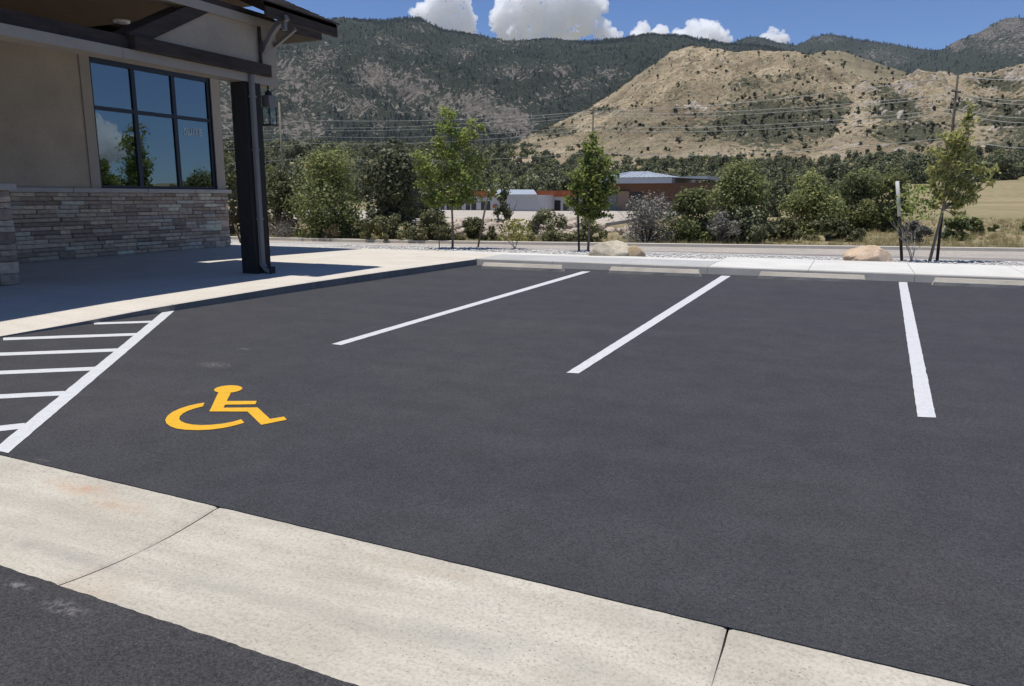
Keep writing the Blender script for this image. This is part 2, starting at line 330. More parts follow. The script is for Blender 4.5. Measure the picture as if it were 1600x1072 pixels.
MAT['wire'] = mk_simple('cable', (0.476, 0.476, 0.462), 0.5, 0.5, 0.02, 6.0, 0.0)
def mk_rock(name, c1, c2, c3):
    a = M(name, 0.92, 0.15); n = a.noise(3.2, 6, 0.65); f = a.noise(28, 5, 0.7); s = a.noise(2.2, 4, co=a.stretch((1, 1, 4)))
    c = a.ramp(n, [(0.3, c1), (0.5, c2), (0.7, c3)]); c = a.mix(0.7, c, a.ramp(f, [(0.3, 0.68), (0.7, 1.25)]), 'MULTIPLY')
    c = a.mix(0.5, c, a.ramp(s, [(0.3, 0.75), (0.65, 1.12)]), 'MULTIPLY')
    c = a.mix(1.0, c, a.ramp(a.rnd(), [(0, 0.72), (1, 1.12)]), 'MULTIPLY') if 'riprap' in name else c
    a.color(c); a.bump(a.math('ADD', n, a.math('MULTIPLY', f, 0.4)), 0.8, 0.05); return a.m
MAT['rock_pale'] = mk_rock('rock_pale', (0.418, 0.362, 0.269), (0.599, 0.522, 0.390), (0.696, 0.626, 0.484))
MAT['rock_tan'] = mk_rock('rock_tan', (0.36, 0.27, 0.15), (0.47, 0.36, 0.22), (0.53, 0.43, 0.29))
MAT['rock_orange'] = mk_rock('rock_orange', (0.464, 0.333, 0.221), (0.605, 0.454, 0.318), (0.670, 0.546, 0.427))
MAT['riprap'] = mk_rock('riprap_rock', (0.362, 0.273, 0.202), (0.531, 0.434, 0.341), (0.639, 0.558, 0.455))
MAT['gravel'] = mk_rock('gravel_stone', (0.446, 0.419, 0.378), (0.621, 0.594, 0.553), (0.756, 0.729, 0.689))
def mk_ground():
    a = M('dry_ground', 0.95, 0.1); co = a.pos(); n = a.noise(0.05, 6, 0.6, co=co); f = a.noise(1.6, 6, 0.7, co=co); st = a.noise(0.05, 5, 0.6, co=a.stretch((0.25, 2.2, 1), co))
    c = a.ramp(n, [(0.3, (0.215, 0.175, 0.103)), (0.5, (0.284, 0.235, 0.147)), (0.7, (0.224, 0.202, 0.118))])
    c = a.mix(0.8, c, a.ramp(st, [(0.35, (0.72, 0.80, 0.62)), (0.6, (1.12, 1.06, 1.0))]), 'MULTIPLY')
    c = a.mix(0.7, c, a.ramp(f, [(0.3, 0.65), (0.7, 1.25)]), 'MULTIPLY')
    a.color(c); a.bump(f, 0.5, 0.1); return a.m
MAT['ground'] = mk_ground()
def mk_gravelbed():
    a = M('gravel_bed', 0.95, 0.1); co = a.pos(); v = a.vor(28, co=co, out='Color'); d = a.vor(28, co=co)
    c = a.ramp(a.N('ShaderNodeSeparateColor', Color=v).outputs[0], [(0, (0.405, 0.378, 0.338)), (0.5, (0.567, 0.540, 0.499)), (1, (0.783, 0.756, 0.716))])
    c = a.mix(1.0, c, a.ramp(d, [(0.2, 1.0), (0.6, 0.75)]), 'MULTIPLY'); a.color(c); a.bump(d, 0.8, -0.03); return a.m
MAT['gravelbed'] = mk_gravelbed()
MAT['lot_dirt'] = mk_simple('pale_dirt', (0.43, 0.38, 0.32), 0.95, 0.1, 0.12, 0.4, 0.2)
def mk_hill(name, soil, green, rockc, sc, bump_d=3.0, olive=(0.235, 0.215, 0.13), dots=0.8):
    """soil/scrub/rock cover chosen by the 'green' and 'rock' vertex attributes and broken up by noise"""
    a = M(name, 0.95, 0.08); co = a.pos()
    n1 = a.noise(0.02 * sc, 6, 0.65, co=co); n2 = a.noise(0.12 * sc, 5, 0.7, co=co); n3 = a.noise(0.035 * sc, 6, 0.7, co=a.stretch((1, 1, 0.35), co), dist=0.8)
    c = a.ramp(n1, [(0.3, soil[0]), (0.5, soil[1]), (0.7, soil[2])]); c = a.mix(0.7, c, a.ramp(n2, [(0.3, 0.75), (0.7, 1.2)]), 'MULTIPLY')
    c = a.mix(1.0, c, a.ramp(a.noise(0.0045 * sc, 4, 0.6, co=co, dist=0.6), [(0.34, 0.72), (0.5, 1.0), (0.66, 1.3)]), 'MULTIPLY')
    c = a.mix(a.ramp(a.noise(0.045 * sc, 5, 0.65, co=a.stretch((1, 1, 0.5), co), dist=1.2), [(0.46, 0.0), (0.62, 0.55)]), c, olive)
    dot = a.math('MULTIPLY', a.ramp(a.vor(0.30, co=co), [(0.22, 1.0), (0.36, 0.0)]), a.ramp(a.noise(0.03, 4, co=co), [(0.42, 0.0), (0.6, dots)])); c = a.mix(dot, c, green[0])
    g = a.math('ADD', a.attr('green'), a.math('MULTIPLY', a.math('SUBTRACT', n2, 0.5), 1.7)); gm = a.ramp(g, [(0.42, 0.0), (0.58, 1.0)])
    gc = a.mix(1.0, a.ramp(n1, [(0.3, green[0]), (0.7, green[1])]), a.ramp(n2, [(0.3, 0.6), (0.7, 1.35)]), 'MULTIPLY')
    c = a.mix(gm, c, gc)
    r = a.math('ADD', a.attr('rock'), a.math('MULTIPLY', a.math('SUBTRACT', n3, 0.5), 2.6)); rm = a.ramp(r, [(0.46, 0.0), (0.56, 1.0)])
    rc = a.mix(1.0, a.ramp(n1, [(0.3, rockc[0]), (0.7, rockc[1])]), a.ramp(n3, [(0.36, 0.42), (0.5, 0.85), (0.66, 1.45)]), 'MULTIPLY')
    c = a.mix(rm, c, rc); a.color(c)
    a.bump(a.math('ADD', n2, a.math('MULTIPLY', n3, 1.2)), 1.0, bump_d); return a.m
MAT['tan_hill'] = mk_hill('tan_hill', [(0.373, 0.282, 0.172), (0.486, 0.385, 0.250), (0.582, 0.475, 0.319)], [(0.092, 0.094, 0.060), (0.150, 0.146, 0.092)], [(0.358, 0.306, 0.250), (0.538, 0.467, 0.378)], 2.5, 4.5)
MAT['olive_hill'] = mk_hill('olive_hill', [(0.167, 0.138, 0.083), (0.211, 0.176, 0.110), (0.245, 0.195, 0.127)], [(0.098, 0.095, 0.061), (0.127, 0.119, 0.072)], [(0.235, 0.180, 0.160), (0.353, 0.275, 0.242)], 1.2)
MAT['mountain'] = mk_hill('mountain', [(0.056, 0.066, 0.048), (0.080, 0.088, 0.062), (0.107, 0.106, 0.073)], [(0.050, 0.064, 0.042), (0.085, 0.098, 0.062)], [(0.215, 0.180, 0.148), (0.44, 0.385, 0.32)], 2.4, 16.0, (0.072, 0.084, 0.060), 0.0)
MAT['metal_roof'] = mk_simple('metal_roof', (0.42, 0.45, 0.48), 0.45, 0.5, 0.05, 2.0, 0.0, 0.3)
MAT['brown_wall'] = mk_simple('brown_siding', (0.15, 0.085, 0.058), 0.85, 0.2, 0.12, 1.0, 0.1)
MAT['tan_wall'] = mk_simple('tan_siding', (0.28, 0.20, 0.145), 0.85, 0.2, 0.08, 1.0, 0.1)
MAT['orange'] = mk_simple('orange_fascia', (0.34, 0.095, 0.035), 0.7, 0.3, 0.12, 1.0, 0.05)
MAT['pale_wall'] = mk_simple('pale_metal_siding', (0.52, 0.52, 0.51), 0.7, 0.3, 0.05, 1.0, 0.05)
MAT['dark_open'] = mk_simple('dark_window', (0.018, 0.018, 0.020), 0.25, 0.5, 0.2, 2.0, 0.0)
MAT['door_grey'] = mk_simple('grey_door', (0.22, 0.23, 0.24), 0.6, 0.3, 0.06, 2.0, 0.05)

# ------------------------------------------------------------------ terrain
def base_z(x, y):
    r = np.hypot(x, y); az = np.arctan2(x, y)
    z = 0.00021 * np.clip(r - 72, 0, 260) ** 2 + np.clip(r - 332, 0, 1e9) * 0.068
    side = sstep(math.radians(-4), math.radians(3), az) * (y > 0)
    z = z + side * 0.026 * np.clip(r - 32, 0, 110) * (1 - 0.6 * sstep(150, 330, r))
    off = np.maximum(sstep(math.radians(24), math.radians(40), az), sstep(math.radians(-75), math.radians(-95), az)); z = z * (1 - 0.75 * off)
    near = sstep(24, 34, r)
    z = z + near * (0.10 * fbm(x / 7, y / 7, 4) + sstep(50, 120, r) * 1.2 * fbm(x / 40, y / 40, 4) + sstep(250, 600, r) * 5 * fbm(x / 120, y / 120, 4))
    return z - 0.09
def polar(az, r):
    A, R = np.meshgrid(az, r, indexing='ij'); return R * np.sin(A), R * np.cos(A), A, R
def grid_faces(n, m, wrap=False):
    i = np.arange(n if wrap else n - 1)[:, None]; j = np.arange(m - 1)[None, :]; i2 = (i + 1) % n
    return np.stack([i * m + j, i2 * m + j, i2 * m + j + 1, i * m + j + 1], -1).reshape(-1, 4)
az_d = np.radians(np.concatenate([np.linspace(-70, 35, 500), np.linspace(36, 289, 90)]))
r_d = np.concatenate([[0.5], np.geomspace(6, 3000, 210), [5000, 9000, 16000, 30000]])
X, Y, A, R = polar(az_d, r_d); Z = base_z(X, Y); Z = np.where(R > 3000, base_z(np.sin(A) * 3000, np.cos(A) * 3000), Z)
put('ground', np_mesh('ground', np.stack([X, Y, Z], -1).reshape(-1, 3), grid_faces(len(az_d), len(r_d), True)[:, ::-1], MAT['ground'], None, True), kind='structure')

def hill_layer(name, sky_px, D, foot, zfoot, n_az, n_r, mat, p=1.0, amp=0.1, L=200, gully=0.5, attrs=None, jag=0.0015, back=0.5, seed=0.0, round_=0.0):
    """a ridge: crest line from the photographed skyline at distance D, flank running down to the foot, and a far side"""
    at = np.array([azt(*q) for q in sky_px]); az = np.linspace(at[0, 0], at[-1, 0], n_az); tn = np.interp(az, at[:, 0], at[:, 1])
    k = max(3, n_az // 90); ker = np.hanning(k + 2)[1:-1]; ker /= ker.sum(); tn = np.convolve(np.pad(tn, k, 'edge'), ker, 'same')[k:-k]
    D = D(az) if callable(D) else np.full(n_az, float(D)); D = D * (1 + 0.05 * fbm(az * 9 + seed, az * 0 + seed, 3))
    foot = foot(az) if callable(foot) else np.full(n_az, float(foot)); zf = zfoot(az) if callable(zfoot) else np.full(n_az, float(zfoot))
    tn = tn + jag * fbm(az * 160 + seed, az * 0 + 3.3, 4)
    zr = CAMH + D * tn
    s = np.concatenate([np.linspace(0, 1, n_r), 1 + back * np.linspace(0.02, 1, n_r // 4) ** 1.3]); S = np.broadcast_to(s, (n_az, len(s)))
    Rr = foot[:, None] + (D - foot)[:, None] * S; X = Rr * np.sin(az)[:, None]; Y = Rr * np.cos(az)[:, None]
    sf = np.clip(S, 0, 1); prof = (1 - round_) * sf ** p + round_ * (1 - (1 - sf) ** 2)
    Zb = zf[:, None] + (zr - zf)[:, None] * prof
    Zb = np.where(S > 1, Zb - (zr - zf)[:, None] * (S - 1) * 0.9 - 30 * (S - 1), Zb)
    win = np.clip(4 * sf * (1 - sf), 0, 1) ** 0.8
    nz = (1 - gully) * fbm(X / L + seed, Y / L - seed, 6) + gully * (ridged(X / L * 1.3 - seed, Y / L * 1.3 + seed, 6) - 0.3)
    H = (zr - zf)[:, None]
    Zz = Zb + amp * H * nz * win - 2.0 * (sf < 0.01)
    V = np.stack([X, Y, Zz], -1).reshape(-1, 3); px = proj(V); at_ = attrs(px[:, 0], px[:, 1], V, S.ravel(), nz.ravel()) if attrs else {}
    me = np_mesh(name, V, grid_faces(n_az, len(s))[:, ::-1], mat, at_, True)
    return put(name, me, kind='structure'), (V, at_, S.ravel(), (n_az, len(s)))
def blobs(px, py, L): 
    o = np.zeros_like(px)
    for (cx, cy, rx, ry, w) in L: o = np.maximum(o, w * np.exp(-((px - cx) / rx) ** 2 - ((py - cy) / ry) ** 2))
    return o
ROCKS = [(585, 118, 36, 26, 1.0), (640, 140, 52, 36, 1.0), (690, 165, 40, 30, 0.85), (745, 165, 45, 28, 0.95), (790, 185, 40, 28, 1.0), (820, 205, 30, 18, .9), (560, 165, 40, 25, .7),
         (455, 120, 45, 45, 0.62), (500, 90, 40, 22, 0.60), (470, 200, 55, 34, 0.68), (480, 140, 60, 40, .6), (600, 60, 28, 12, 0.6), (655, 45, 24, 9, 0.62), (640, 75, 42, 13, 0.62), (725, 80, 28, 16, 0.60), (790, 60, 40, 14, 0.45),
         (875, 110, 26, 15, 0.66), (950, 115, 34, 14, 0.64), (905, 135, 45, 18, 0.60), (855, 150, 30, 15, 0.62), (800, 110, 40, 14, 0.58), (590, 195, 20, 12, .6), (350, 170, 30, 60, .62), (345, 230, 30, 30, .66)]
def m_attr(px, py, V, S, nz):
    return {'rock': 0.04 + 0.74 * blobs(px, py, ROCKS) + 0.20 * nz + 0.12 * fbm(V[:, 0] / 400, V[:, 1] / 400, 4) - 0.25 * sstep(0.93, 1.0, S), 'green': np.full(len(px), 0.5)}
sky_m1 = [(-140, 120), (100, 80), (300, 52), (430, 42), (530, 31), (600, 31), (655, 27), (675, 38), (690, 46), (720, 52), (770, 62), (800, 66), (860, 63), (900, 66), (950, 62), (1010, 55), (1060, 56), (1100, 62), (1140, 69), (1200, 74), (1330, 100)]
mtn1, md1 = hill_layer('mountain', sky_m1, 3300, 1250, 62, 820, 230, MAT['mountain'], p=1.15, amp=0.28, L=480, gully=0.6, attrs=m_attr, jag=0.0012)
ROCK2 = [(1290, 62, 30, 8, 0.55), (1370, 85, 40, 12, 0.62), (1400, 95, 30, 10, .55)]
mtn2, md2 = hill_layer('mountain', [(1080, 90), (1140, 70), (1165, 59), (1185, 57), (1215, 66), (1245, 71), (1270, 58), (1300, 53), (1340, 62), (1400, 70), (1440, 77), (1475, 79), (1530, 90), (1620, 110)], 4600, 2400, 120, 330, 120, MAT['mountain'], p=1.1, amp=0.12, L=500, seed=5.1,
           attrs=lambda px, py, V, S, nz: {'rock': 0.08 + 0.6 * blobs(px, py, ROCK2), 'green': np.full(len(px), 0.5)}, jag=0.001)
ROCK3 = [(1495, 70, 14, 12, 0.9), (1540, 52, 28, 14, 0.85), (1580, 40, 30, 16, 0.9), (1560, 70, 40, 16, 0.6), (1600, 60, 40, 30, 0.66), (1640, 60, 60, 40, 0.6)]
mtn3, md3 = hill_layer('mountain', [(1400, 110), (1440, 90), (1472, 79), (1485, 68), (1500, 62), (1530, 50), (1560, 33), (1578, 27), (1610, 29), (1680, 40), (1800, 60), (2100, 90), (2700, 130)], 4000, 2200, 110, 460, 130, MAT['mountain'], p=1.0, amp=0.14, L=450, seed=9.7,
           attrs=lambda px, py, V, S, nz: {'rock': 0.10 + 0.72 * blobs(px, py, ROCK3), 'green': np.full(len(px), 0.5)}, jag=0.0016)
GREEN_A = [(1200, 190, 100, 45, 0.72), (1290, 190, 80, 38, 0.62), (1170, 130, 38, 16, 0.45), (900, 185, 60, 10, 0.0), (860, 205, 50, 10, 0.6), (940, 172, 40, 7, 0.5), (1250, 150, 45, 14, 0.42), (1330, 200, 60, 30, .66), (1110, 205, 40, 8, .5), (1000, 200, 120, 14, .30), (1230, 120, 60, 14, .36), (1320, 160, 50, 20, .5)]
def a_attr(px, py, V, S, nz):
    return {'green': 0.22 + 0.95 * blobs(px, py, GREEN_A) + 0.10 * fbm(V[:, 0] / 60, V[:, 1] / 60, 4) - 0.12 * nz, 'rock': 0.06 + 0.16 * sstep(0.15, 0.5, nz) + 0.10 * (S > 0.96)}
hillA, hdA = hill_layer('hill', [(700, 262), (760, 243), (790, 234), (830, 212), (900, 180), (960, 145), (1010, 108), (1050, 82), (1080, 72), (1105, 75), (1150, 82), (1200, 80), (1240, 80), (1290, 95), (1330, 112), (1360, 130), (1420, 165), (1500, 210)], 820, 340, 14, 520, 190, MAT['tan_hill'], p=0.95, amp=0.20, L=75, gully=0.75, attrs=a_attr, seed=2.2, jag=0.001)
hillB, hdB = hill_layer('hill', [(1180, 110), (1250, 90), (1285, 80), (1312, 79), (1340, 88), (1380, 102), (1420, 114), (1470, 135), (1540, 160)], 1150, 600, 34, 220, 80, MAT['olive_hill'], p=0.9, amp=0.05, L=160, gully=0.3, seed=4.4,
                 attrs=lambda px, py, V, S, nz: {'green': 0.25 + 0.2 * fbm(V[:, 0] / 80, V[:, 1] / 80, 3), 'rock': np.full(len(px), 0.05)})
GREEN_C = [(1400, 170, 45, 34, 0.72), (1380, 140, 30, 10, 0.6), (1560, 130, 50, 12, 0.6), (1520, 165, 45, 14, 0.62), (1600, 190, 70, 40, 0.75), (1420, 205, 70, 20, 0.7), (1650, 140, 50, 20, .6)]
def c_attr(px, py, V, S, nz):
    return {'green': 0.28 + 0.85 * blobs(px, py, GREEN_C) + 0.22 * fbm(V[:, 0] / 50, V[:, 1] / 50, 4) - 0.3 * nz, 'rock': 0.16 + 0.30 * sstep(0.05, 0.45, nz)}
hillC, hdC = hill_layer('hill', [(1270, 190), (1310, 155), (1340, 132), (1375, 126), (1420, 118), (1440, 113), (1475, 113), (1500, 120), (1540, 115), (1600, 100), (1680, 92), (1800, 100), (2000, 130), (2400, 170), (2900, 200)], 700, 330, 14, 460, 150, MAT['tan_hill'], p=0.9, amp=0.26, L=60, gully=0.75, attrs=c_attr, seed=7.9, jag=0.0015)

# ------------------------------------------------------------------ plants: leaf and branch generators
def leaf_quads(centers, size, rng, up=0.35, aspect=1.8, out=None, droop=None):
    n = len(centers); nrm = rng.normal(size=(n, 3)); nrm[:, 2] += up * 2
    if out is not None: nrm += out * 1.2
    nrm /= np.linalg.norm(nrm, axis=1)[:, None] + 1e-9
    t = rng.normal(size=(n, 3))
    if droop is not None: t = t * 0.45 + np.array([0, 0, -droop])
    t -= nrm * np.sum(t * nrm, axis=1)[:, None]; t /= np.linalg.norm(t, axis=1)[:, None] + 1e-9
    b = np.cross(nrm, t); s = (size * rng.uniform(0.6, 1.35, n))[:, None]
    V = np.stack([centers - t * s * aspect / 2, centers + b * s / 2 - t * s * 0.1, centers + t * s * aspect / 2, centers - b * s / 2 - t * s * 0.1], 1).reshape(-1, 3)
    return V, np.arange(4 * n).reshape(n, 4)
def clump_points(rng, clumps, n):
    c = np.array(clumps, float); w = c[:, 3] ** 2; idx = rng.choice(len(c), n, p=w / w.sum())
    d = rng.normal(size=(n, 3)); d /= np.linalg.norm(d, axis=1)[:, None]
    rr = rng.uniform(0.35, 1.0, n) ** 0.45 * (1 + 0.18 * rng.normal(size=n)); P = c[idx, :3] + d * (c[idx, 3] * rr)[:, None]
    return P, d, idx
def shrub_mesh(name, mat, seed, w, d, h, n, size, nclump=34, lo=0.0, shape=1.0, aspect=1.7, up=0.3, tintbias=0.0):
    """crown of many small leaves gathered in clumps over an uneven dome"""
    rng = np.random.default_rng(seed); cl = []
    for i in range(nclump):
        a = rng.uniform(0, 2 * np.pi); u = rng.uniform(0.0, 1) ** 0.6; zz = rng.uniform(lo, 1.0)
        prof = max(0.15, 1 - abs(zz - 0.42) ** 2.0 * 1.9 * shape) * (0.82 + 0.35 * rng.uniform())
        cl.append((math.cos(a) * u * prof * w / 2 * 0.86, math.sin(a) * u * prof * d / 2 * 0.86, max(0.04, zz * h * 0.88), rng.uniform(0.10, 0.22) * min(w, h)))
    P, dr, idx = clump_points(rng, cl, n); P[:, 2] = np.abs(P[:, 2]) + 0.01; ct = rng.uniform(-0.25, 0.25, nclump)
    V, Fc = leaf_quads(P, size, rng, up, aspect, dr)
    tint = np.clip(0.45 + tintbias + ct[idx] + rng.normal(size=n) * 0.16, 0, 1).repeat(4)
    return np_mesh(name, V, Fc, mat, {'tint': tint})
def branchy(acc, rng, p, d, L, r, depth, tips, spread=0.6, upw=0.2, nseg=4, kids=(2, 4), sides=5, taper=0.55):
    pts = [p.copy()]; dd = d / np.linalg.norm(d)
    for i in range(nseg):
        dd = dd + rng.normal(size=3) * 0.13 + np.array([0, 0, upw * 0.15]); dd /= np.linalg.norm(dd); pts.append(pts[-1] + dd * L / nseg)
    rad = np.linspace(r, r * taper, nseg + 1); V, Fc = tube_arrays(pts, rad, sides); acc.add(V, Fc, rng.uniform(0.3, 0.7))
    if depth == 0:
        tips.append((np.array(pts), dd)); return
    for k in range(rng.integers(*kids) + 1):
        i = rng.integers(1, nseg + 1); nd = dd + rng.normal(size=3) * spread; nd[2] += upw; nd /= np.linalg.norm(nd)
        branchy(acc, rng, pts[i], nd, L * rng.uniform(0.55, 0.8), rad[i] * 0.6, depth - 1, tips, spread, upw, nseg, kids, sides, taper)
    tips.append((np.array(pts[-2:]), dd))
def twiggy_mesh(name, mat, seed, w, h, n=9, depth=3, r=0.02, upw=0.25, spread=0.6):
    rng = np.random.default_rng(seed); acc = Acc(); tips = []
    for i in range(n):
        a = rng.uniform(0, 2 * np.pi); d = np.array([math.cos(a) * w / h * 0.6, math.sin(a) * w / h * 0.6, 1.0])
        branchy(acc, rng, np.array([math.cos(a) * .08, math.sin(a) * .08, 0]), d, h * 0.5, r, depth, tips, spread, upw, 3, (2, 3), 3, 0.6)
    return acc.mesh(name, mat), tips
def plant(name, label, cat, px, py, Yd, crown_me, stem=None, group=None, scale=1.0, rot=None, z=None):
    """stand a plant on the ground at photo column px and depth Yd"""
    p = onY(px, HZ, Yd); x, y = p[0], p[1]; zz = float(base_z(np.array(x), np.array(y))) if z is None else z
    t = thing(name, label, cat, (x, y, zz - 0.02), group, random.uniform(0, 6.28) if rot is None else rot); t.scale = (scale,) * 3
    put('crown', crown_me, t)
    if stem is not None: put('trunk', stem, t)
    return t
def stem_mesh(name, mat, seed, h, r, n=4, spread=0.35):
    rng = np.random.default_rng(seed); acc = Acc(); tips = []
    for i in range(n):
        a = rng.uniform(0, 6.28); branchy(acc, rng, np.array([math.cos(a) * r, math.sin(a) * r, -0.05]), np.array([math.cos(a) * spread, math.sin(a) * spread, 1]), h * 0.6, r, 1, tips, 0.5, 0.2, 4, (2, 3), 5, 0.5)
    return acc.mesh(name, mat)

# ------------------------------------------------------------------ parking lot, gutter pan, pavements, road
def poly_sheet(name, pts, z, mat, parent=None, **kw):
    bm = bmesh.new(); f = bm.faces.new([bm.verts.new((p[0], p[1], z)) for p in pts])
    if f.normal.z < 0: f.normal_flip()
    bmesh.ops.triangulate(bm, faces=bm.faces)
    me = bpy.data.meshes.new(name); bm.to_mesh(me); bm.free(); me.materials.append(mat)
    return put(name, me, parent, **kw)
def jit_line(a, b, step, amp, seed, sc=3.0):
    n = max(2, int(np.linalg.norm(np.array(b) - a) / step)); t = np.linspace(0, 1, n)[:, None]; P = np.array(a) * (1 - t) + np.array(b) * t
    d = (np.array(b) - a) / np.linalg.norm(np.array(b) - a); nr = np.array([-d[1], d[0]])
    off = amp * fbm(t[:, 0] * n * step * sc + seed, t[:, 0] * 0 + seed * 1.7, 4); off[0] *= 0; off[-1] *= 0
    return P + off[:, None] * nr
def pan_top(x): return 2.55 - 0.036 * (x - 0.45)
def pan_bot(x): return 1.755 - 0.034 * (x + 1.35)
CURB = [(-8.55, -4.0), (-8.42, 3.0), (-8.38, 5.2), (-8.12, 10.2), (-7.72, 15.38)]       # foot of the kerb beside the building
def curb_x(y): return np.interp(y, [c[1] for c in CURB], [c[0] for c in CURB])
def curb_h(y): return np.interp(y, [2.0, 5.0, 6.0, 7.2, 9.5, 12], [0.012, 0.015, 0.045, 0.09, 0.125, 0.14])
FC = 15.42                                                                               # face of the far kerb
def far_y(x): return FC + 0.006 * (x + 7.6)
lot_pts = [(-8.55, pan_top(-8.55)), *jit_line((-8.5, pan_top(-8.5)), (6, pan_top(6)), 0.02, 0.005, 3, 9), (26, pan_top(26)), (26, far_y(26) + 0.05), (-7.7, FC + 0.05)] + [(curb_x(y) - 0.03, y) for y in (12, 10.2, 8, 6.5, 5.2, 3.5)]
lot = poly_sheet('parking_lot', lot_pts, 0.0, MAT['asphalt'], kind='structure')
poly_sheet('drive_lane', [*jit_line((-12, pan_bot(-12) + 0.01), (6, pan_bot(6) + 0.01), 0.012, 0.008, 8, 14), (26, pan_bot(26)), (26, -14), (-12, -14)], 0.003, MAT['asphalt_near'], kind='structure')
# concrete gutter pan: slabs with a dished cross-section and open joints
pan = box('gutter_pan', (-12, 1.2, -0.16), (26, 3.2, -0.040), MAT['mortar'], kind='structure')
pan.data.materials[0] = MAT['curb']
joints = [-12, -7.70, -5.24, -2.775, -0.305, 2.16, 4.63, 9.5, 26]
for a, b in zip(joints[:-1], joints[1:]):
    nu, nv = 26, 26; g_ = 0.004; u = np.linspace(0, 1, nu); v = np.linspace(0, 1, nv)
    eu = np.concatenate([[0, 0.006, 0.02], np.linspace(0.06, 0.94, nu - 6), [0.98, 0.994, 1]])
    U, W = np.meshgrid(eu, v, indexing='ij'); X = a + g_ + (b - a - 2 * g_) * U; ov = 0.07
    yb, yt = pan_bot(X) - ov, pan_top(X) + 0.05; Y = yb + (yt - yb) * W
    t = (Y - pan_bot(X)) / (pan_top(X) - pan_bot(X)); Z = -0.001 - 0.030 * np.clip(4 * t * (1 - t), -0.2, 1) ** 1 * ((t > 0) & (t < 1)) - 0.004 * sstep(0.97, 1.01, t) - 0.02 * (t < -0.02)
    ed = np.minimum(U, 1 - U) * (b - a); Z -= 0.010 * np.exp(-ed / 0.008) * 0.7
    V = np.stack([X, Y, Z], -1).reshape(-1, 3); n = len(V); Vb = V.copy(); Vb[:, 2] = -0.10
    Fq = grid_faces(nu, nv); ring = [i * nv for i in range(nu)] + [(nu - 1) * nv + j for j in range(1, nv)] + [i * nv + nv - 1 for i in range(nu - 2, -1, -1)] + [j for j in range(nv - 2, 0, -1)]
    side = np.array([(ring[i], ring[i] + n, ring[(i + 1) % len(ring)] + n, ring[(i + 1) % len(ring)]) for i in range(len(ring))])
    put('slab', np_mesh('slab', np.concatenate([V, Vb]), np.concatenate([Fq, side]), MAT['pan'], None, False), pan)

# painted markings
def marking(name, corners_px, parent=lot, mat='paint', jit=0.006, **kw):
    q = [gp(*c)[:2] for c in corners_px]; return mark_world(name, q, parent, mat, jit, **kw)
def mark_world(name, q, parent=lot, mat='paint', jit=0.006, z=0.004, **kw):
    pts = []
    for i in range(len(q)): pts += list(jit_line(np.array(q[i]), np.array(q[(i + 1) % len(q)]), 0.03, jit, 5.3 * i + q[0][0] * 3, 6))[:-1]
    return poly_sheet(name, pts, z, MAT[mat], parent, **kw)
marking('parking_line', [(518.2, 538), (532.5, 539.8), (922.8, 424.6), (909.5, 424.4)], label='long white parking line nearest the accessible bay')
marking('parking_line', [(885, 583), (904.3, 584), (1141.7, 431.6), (1127.5, 431)], label='slanting white parking line in the middle of the lot')
marking('parking_line', [(1433.8, 652), (1462.3, 653.2), (1417.2, 441.2), (1404.2, 441)], label='white parking line at the right, almost upright in view')
l0 = [gp(255.4, 486.8)[:2], gp(272.5, 486.3)[:2], gp(16.3, 706)[:2], gp(0, 695)[:2]]
dl = (l0[3] - l0[0]) / np.linalg.norm(l0[3] - l0[0]); dr_ = (l0[2] - l0[1]) / np.linalg.norm(l0[2] - l0[1])
def to_y(p, d, y): return p + d * (y - p[1]) / d[1]
mark_world('aisle_line', [l0[0], l0[1], to_y(l0[1], dr_, pan_top(-4.5) + 0.03), to_y(l0[0], dl, pan_top(-4.6) + 0.03)], label='diagonal white border line of the hatched access aisle')
for (ax, ay, bx, by, wv) in [(147, 505.8, 238, 503, 3.0), (5, 530, 215, 522.6, 4.0), (-10, 554.2, 187, 547, 4.8), (-10, 583, 148, 576.3, 5.6), (-10, 620.5, 101, 614.7, 6.6), (-10, 671, 39, 665.6, 8.4)]:
    a0, a1 = gp(ax, ay - wv / 2)[:2], gp(ax, ay + wv / 2)[:2]; b0, b1 = gp(bx, by - wv / 2)[:2], gp(bx, by + wv / 2)[:2]
    if ax < 0:
        def ext(p, q):
            d = (p - q); t = (curb_x(p[1]) + 0.12 - p[0]) / d[0]; e = p + d * max(0, t); lim = pan_top(e[0]) + 0.06
            return e if e[1] > lim else p + d * max(0, (lim - p[1]) / d[1])
        a0, a1 = ext(a0, b0), ext(a1, b1)
    mark_world('hatch_stripe', [a0, b0, b1, a1], z=0.0025)
def sym(pts): return [gp(240 + x / 7.273, 590 + y / 7.273)[:2] for x, y in pts]
th_ = np.linspace(0, 2 * np.pi, 40, endpoint=False)
head = [(848 + 160 * math.cos(t) , 137 + 42 * math.sin(t) - 10 * math.cos(t)) for t in th_]
body = [(742, 165), (885, 165), (832, 271), (1172, 271), (1155, 308), (812, 313), (795, 348), (1180, 345), (1322, 476), (1482, 449), (1513, 485), (1222, 543), (1068, 392), (634, 390)]
wheel_o = [(580, 290), (500, 303), (400, 325), (300, 357), (215, 396), (158, 440), (133, 485), (145, 525), (190, 560), (260, 585), (360, 599), (500, 604), (650, 597), (800, 577), (920, 551), (1030, 519)]
wheel_i = [(995, 480), (900, 508), (780, 530), (650, 543), (540, 546), (440, 540), (360, 524), (310, 501), (290, 474), (300, 445), (335, 412), (390, 383), (460, 358), (520, 342), (560, 333)]
symb = mark_world('wheelchair_symbol', sym(body), mat='yellow', jit=0.003, label='yellow wheelchair symbol painted on the accessible bay')
poly_sheet('symbol_head', sym(head), 0.0048, MAT['yellow'], symb)
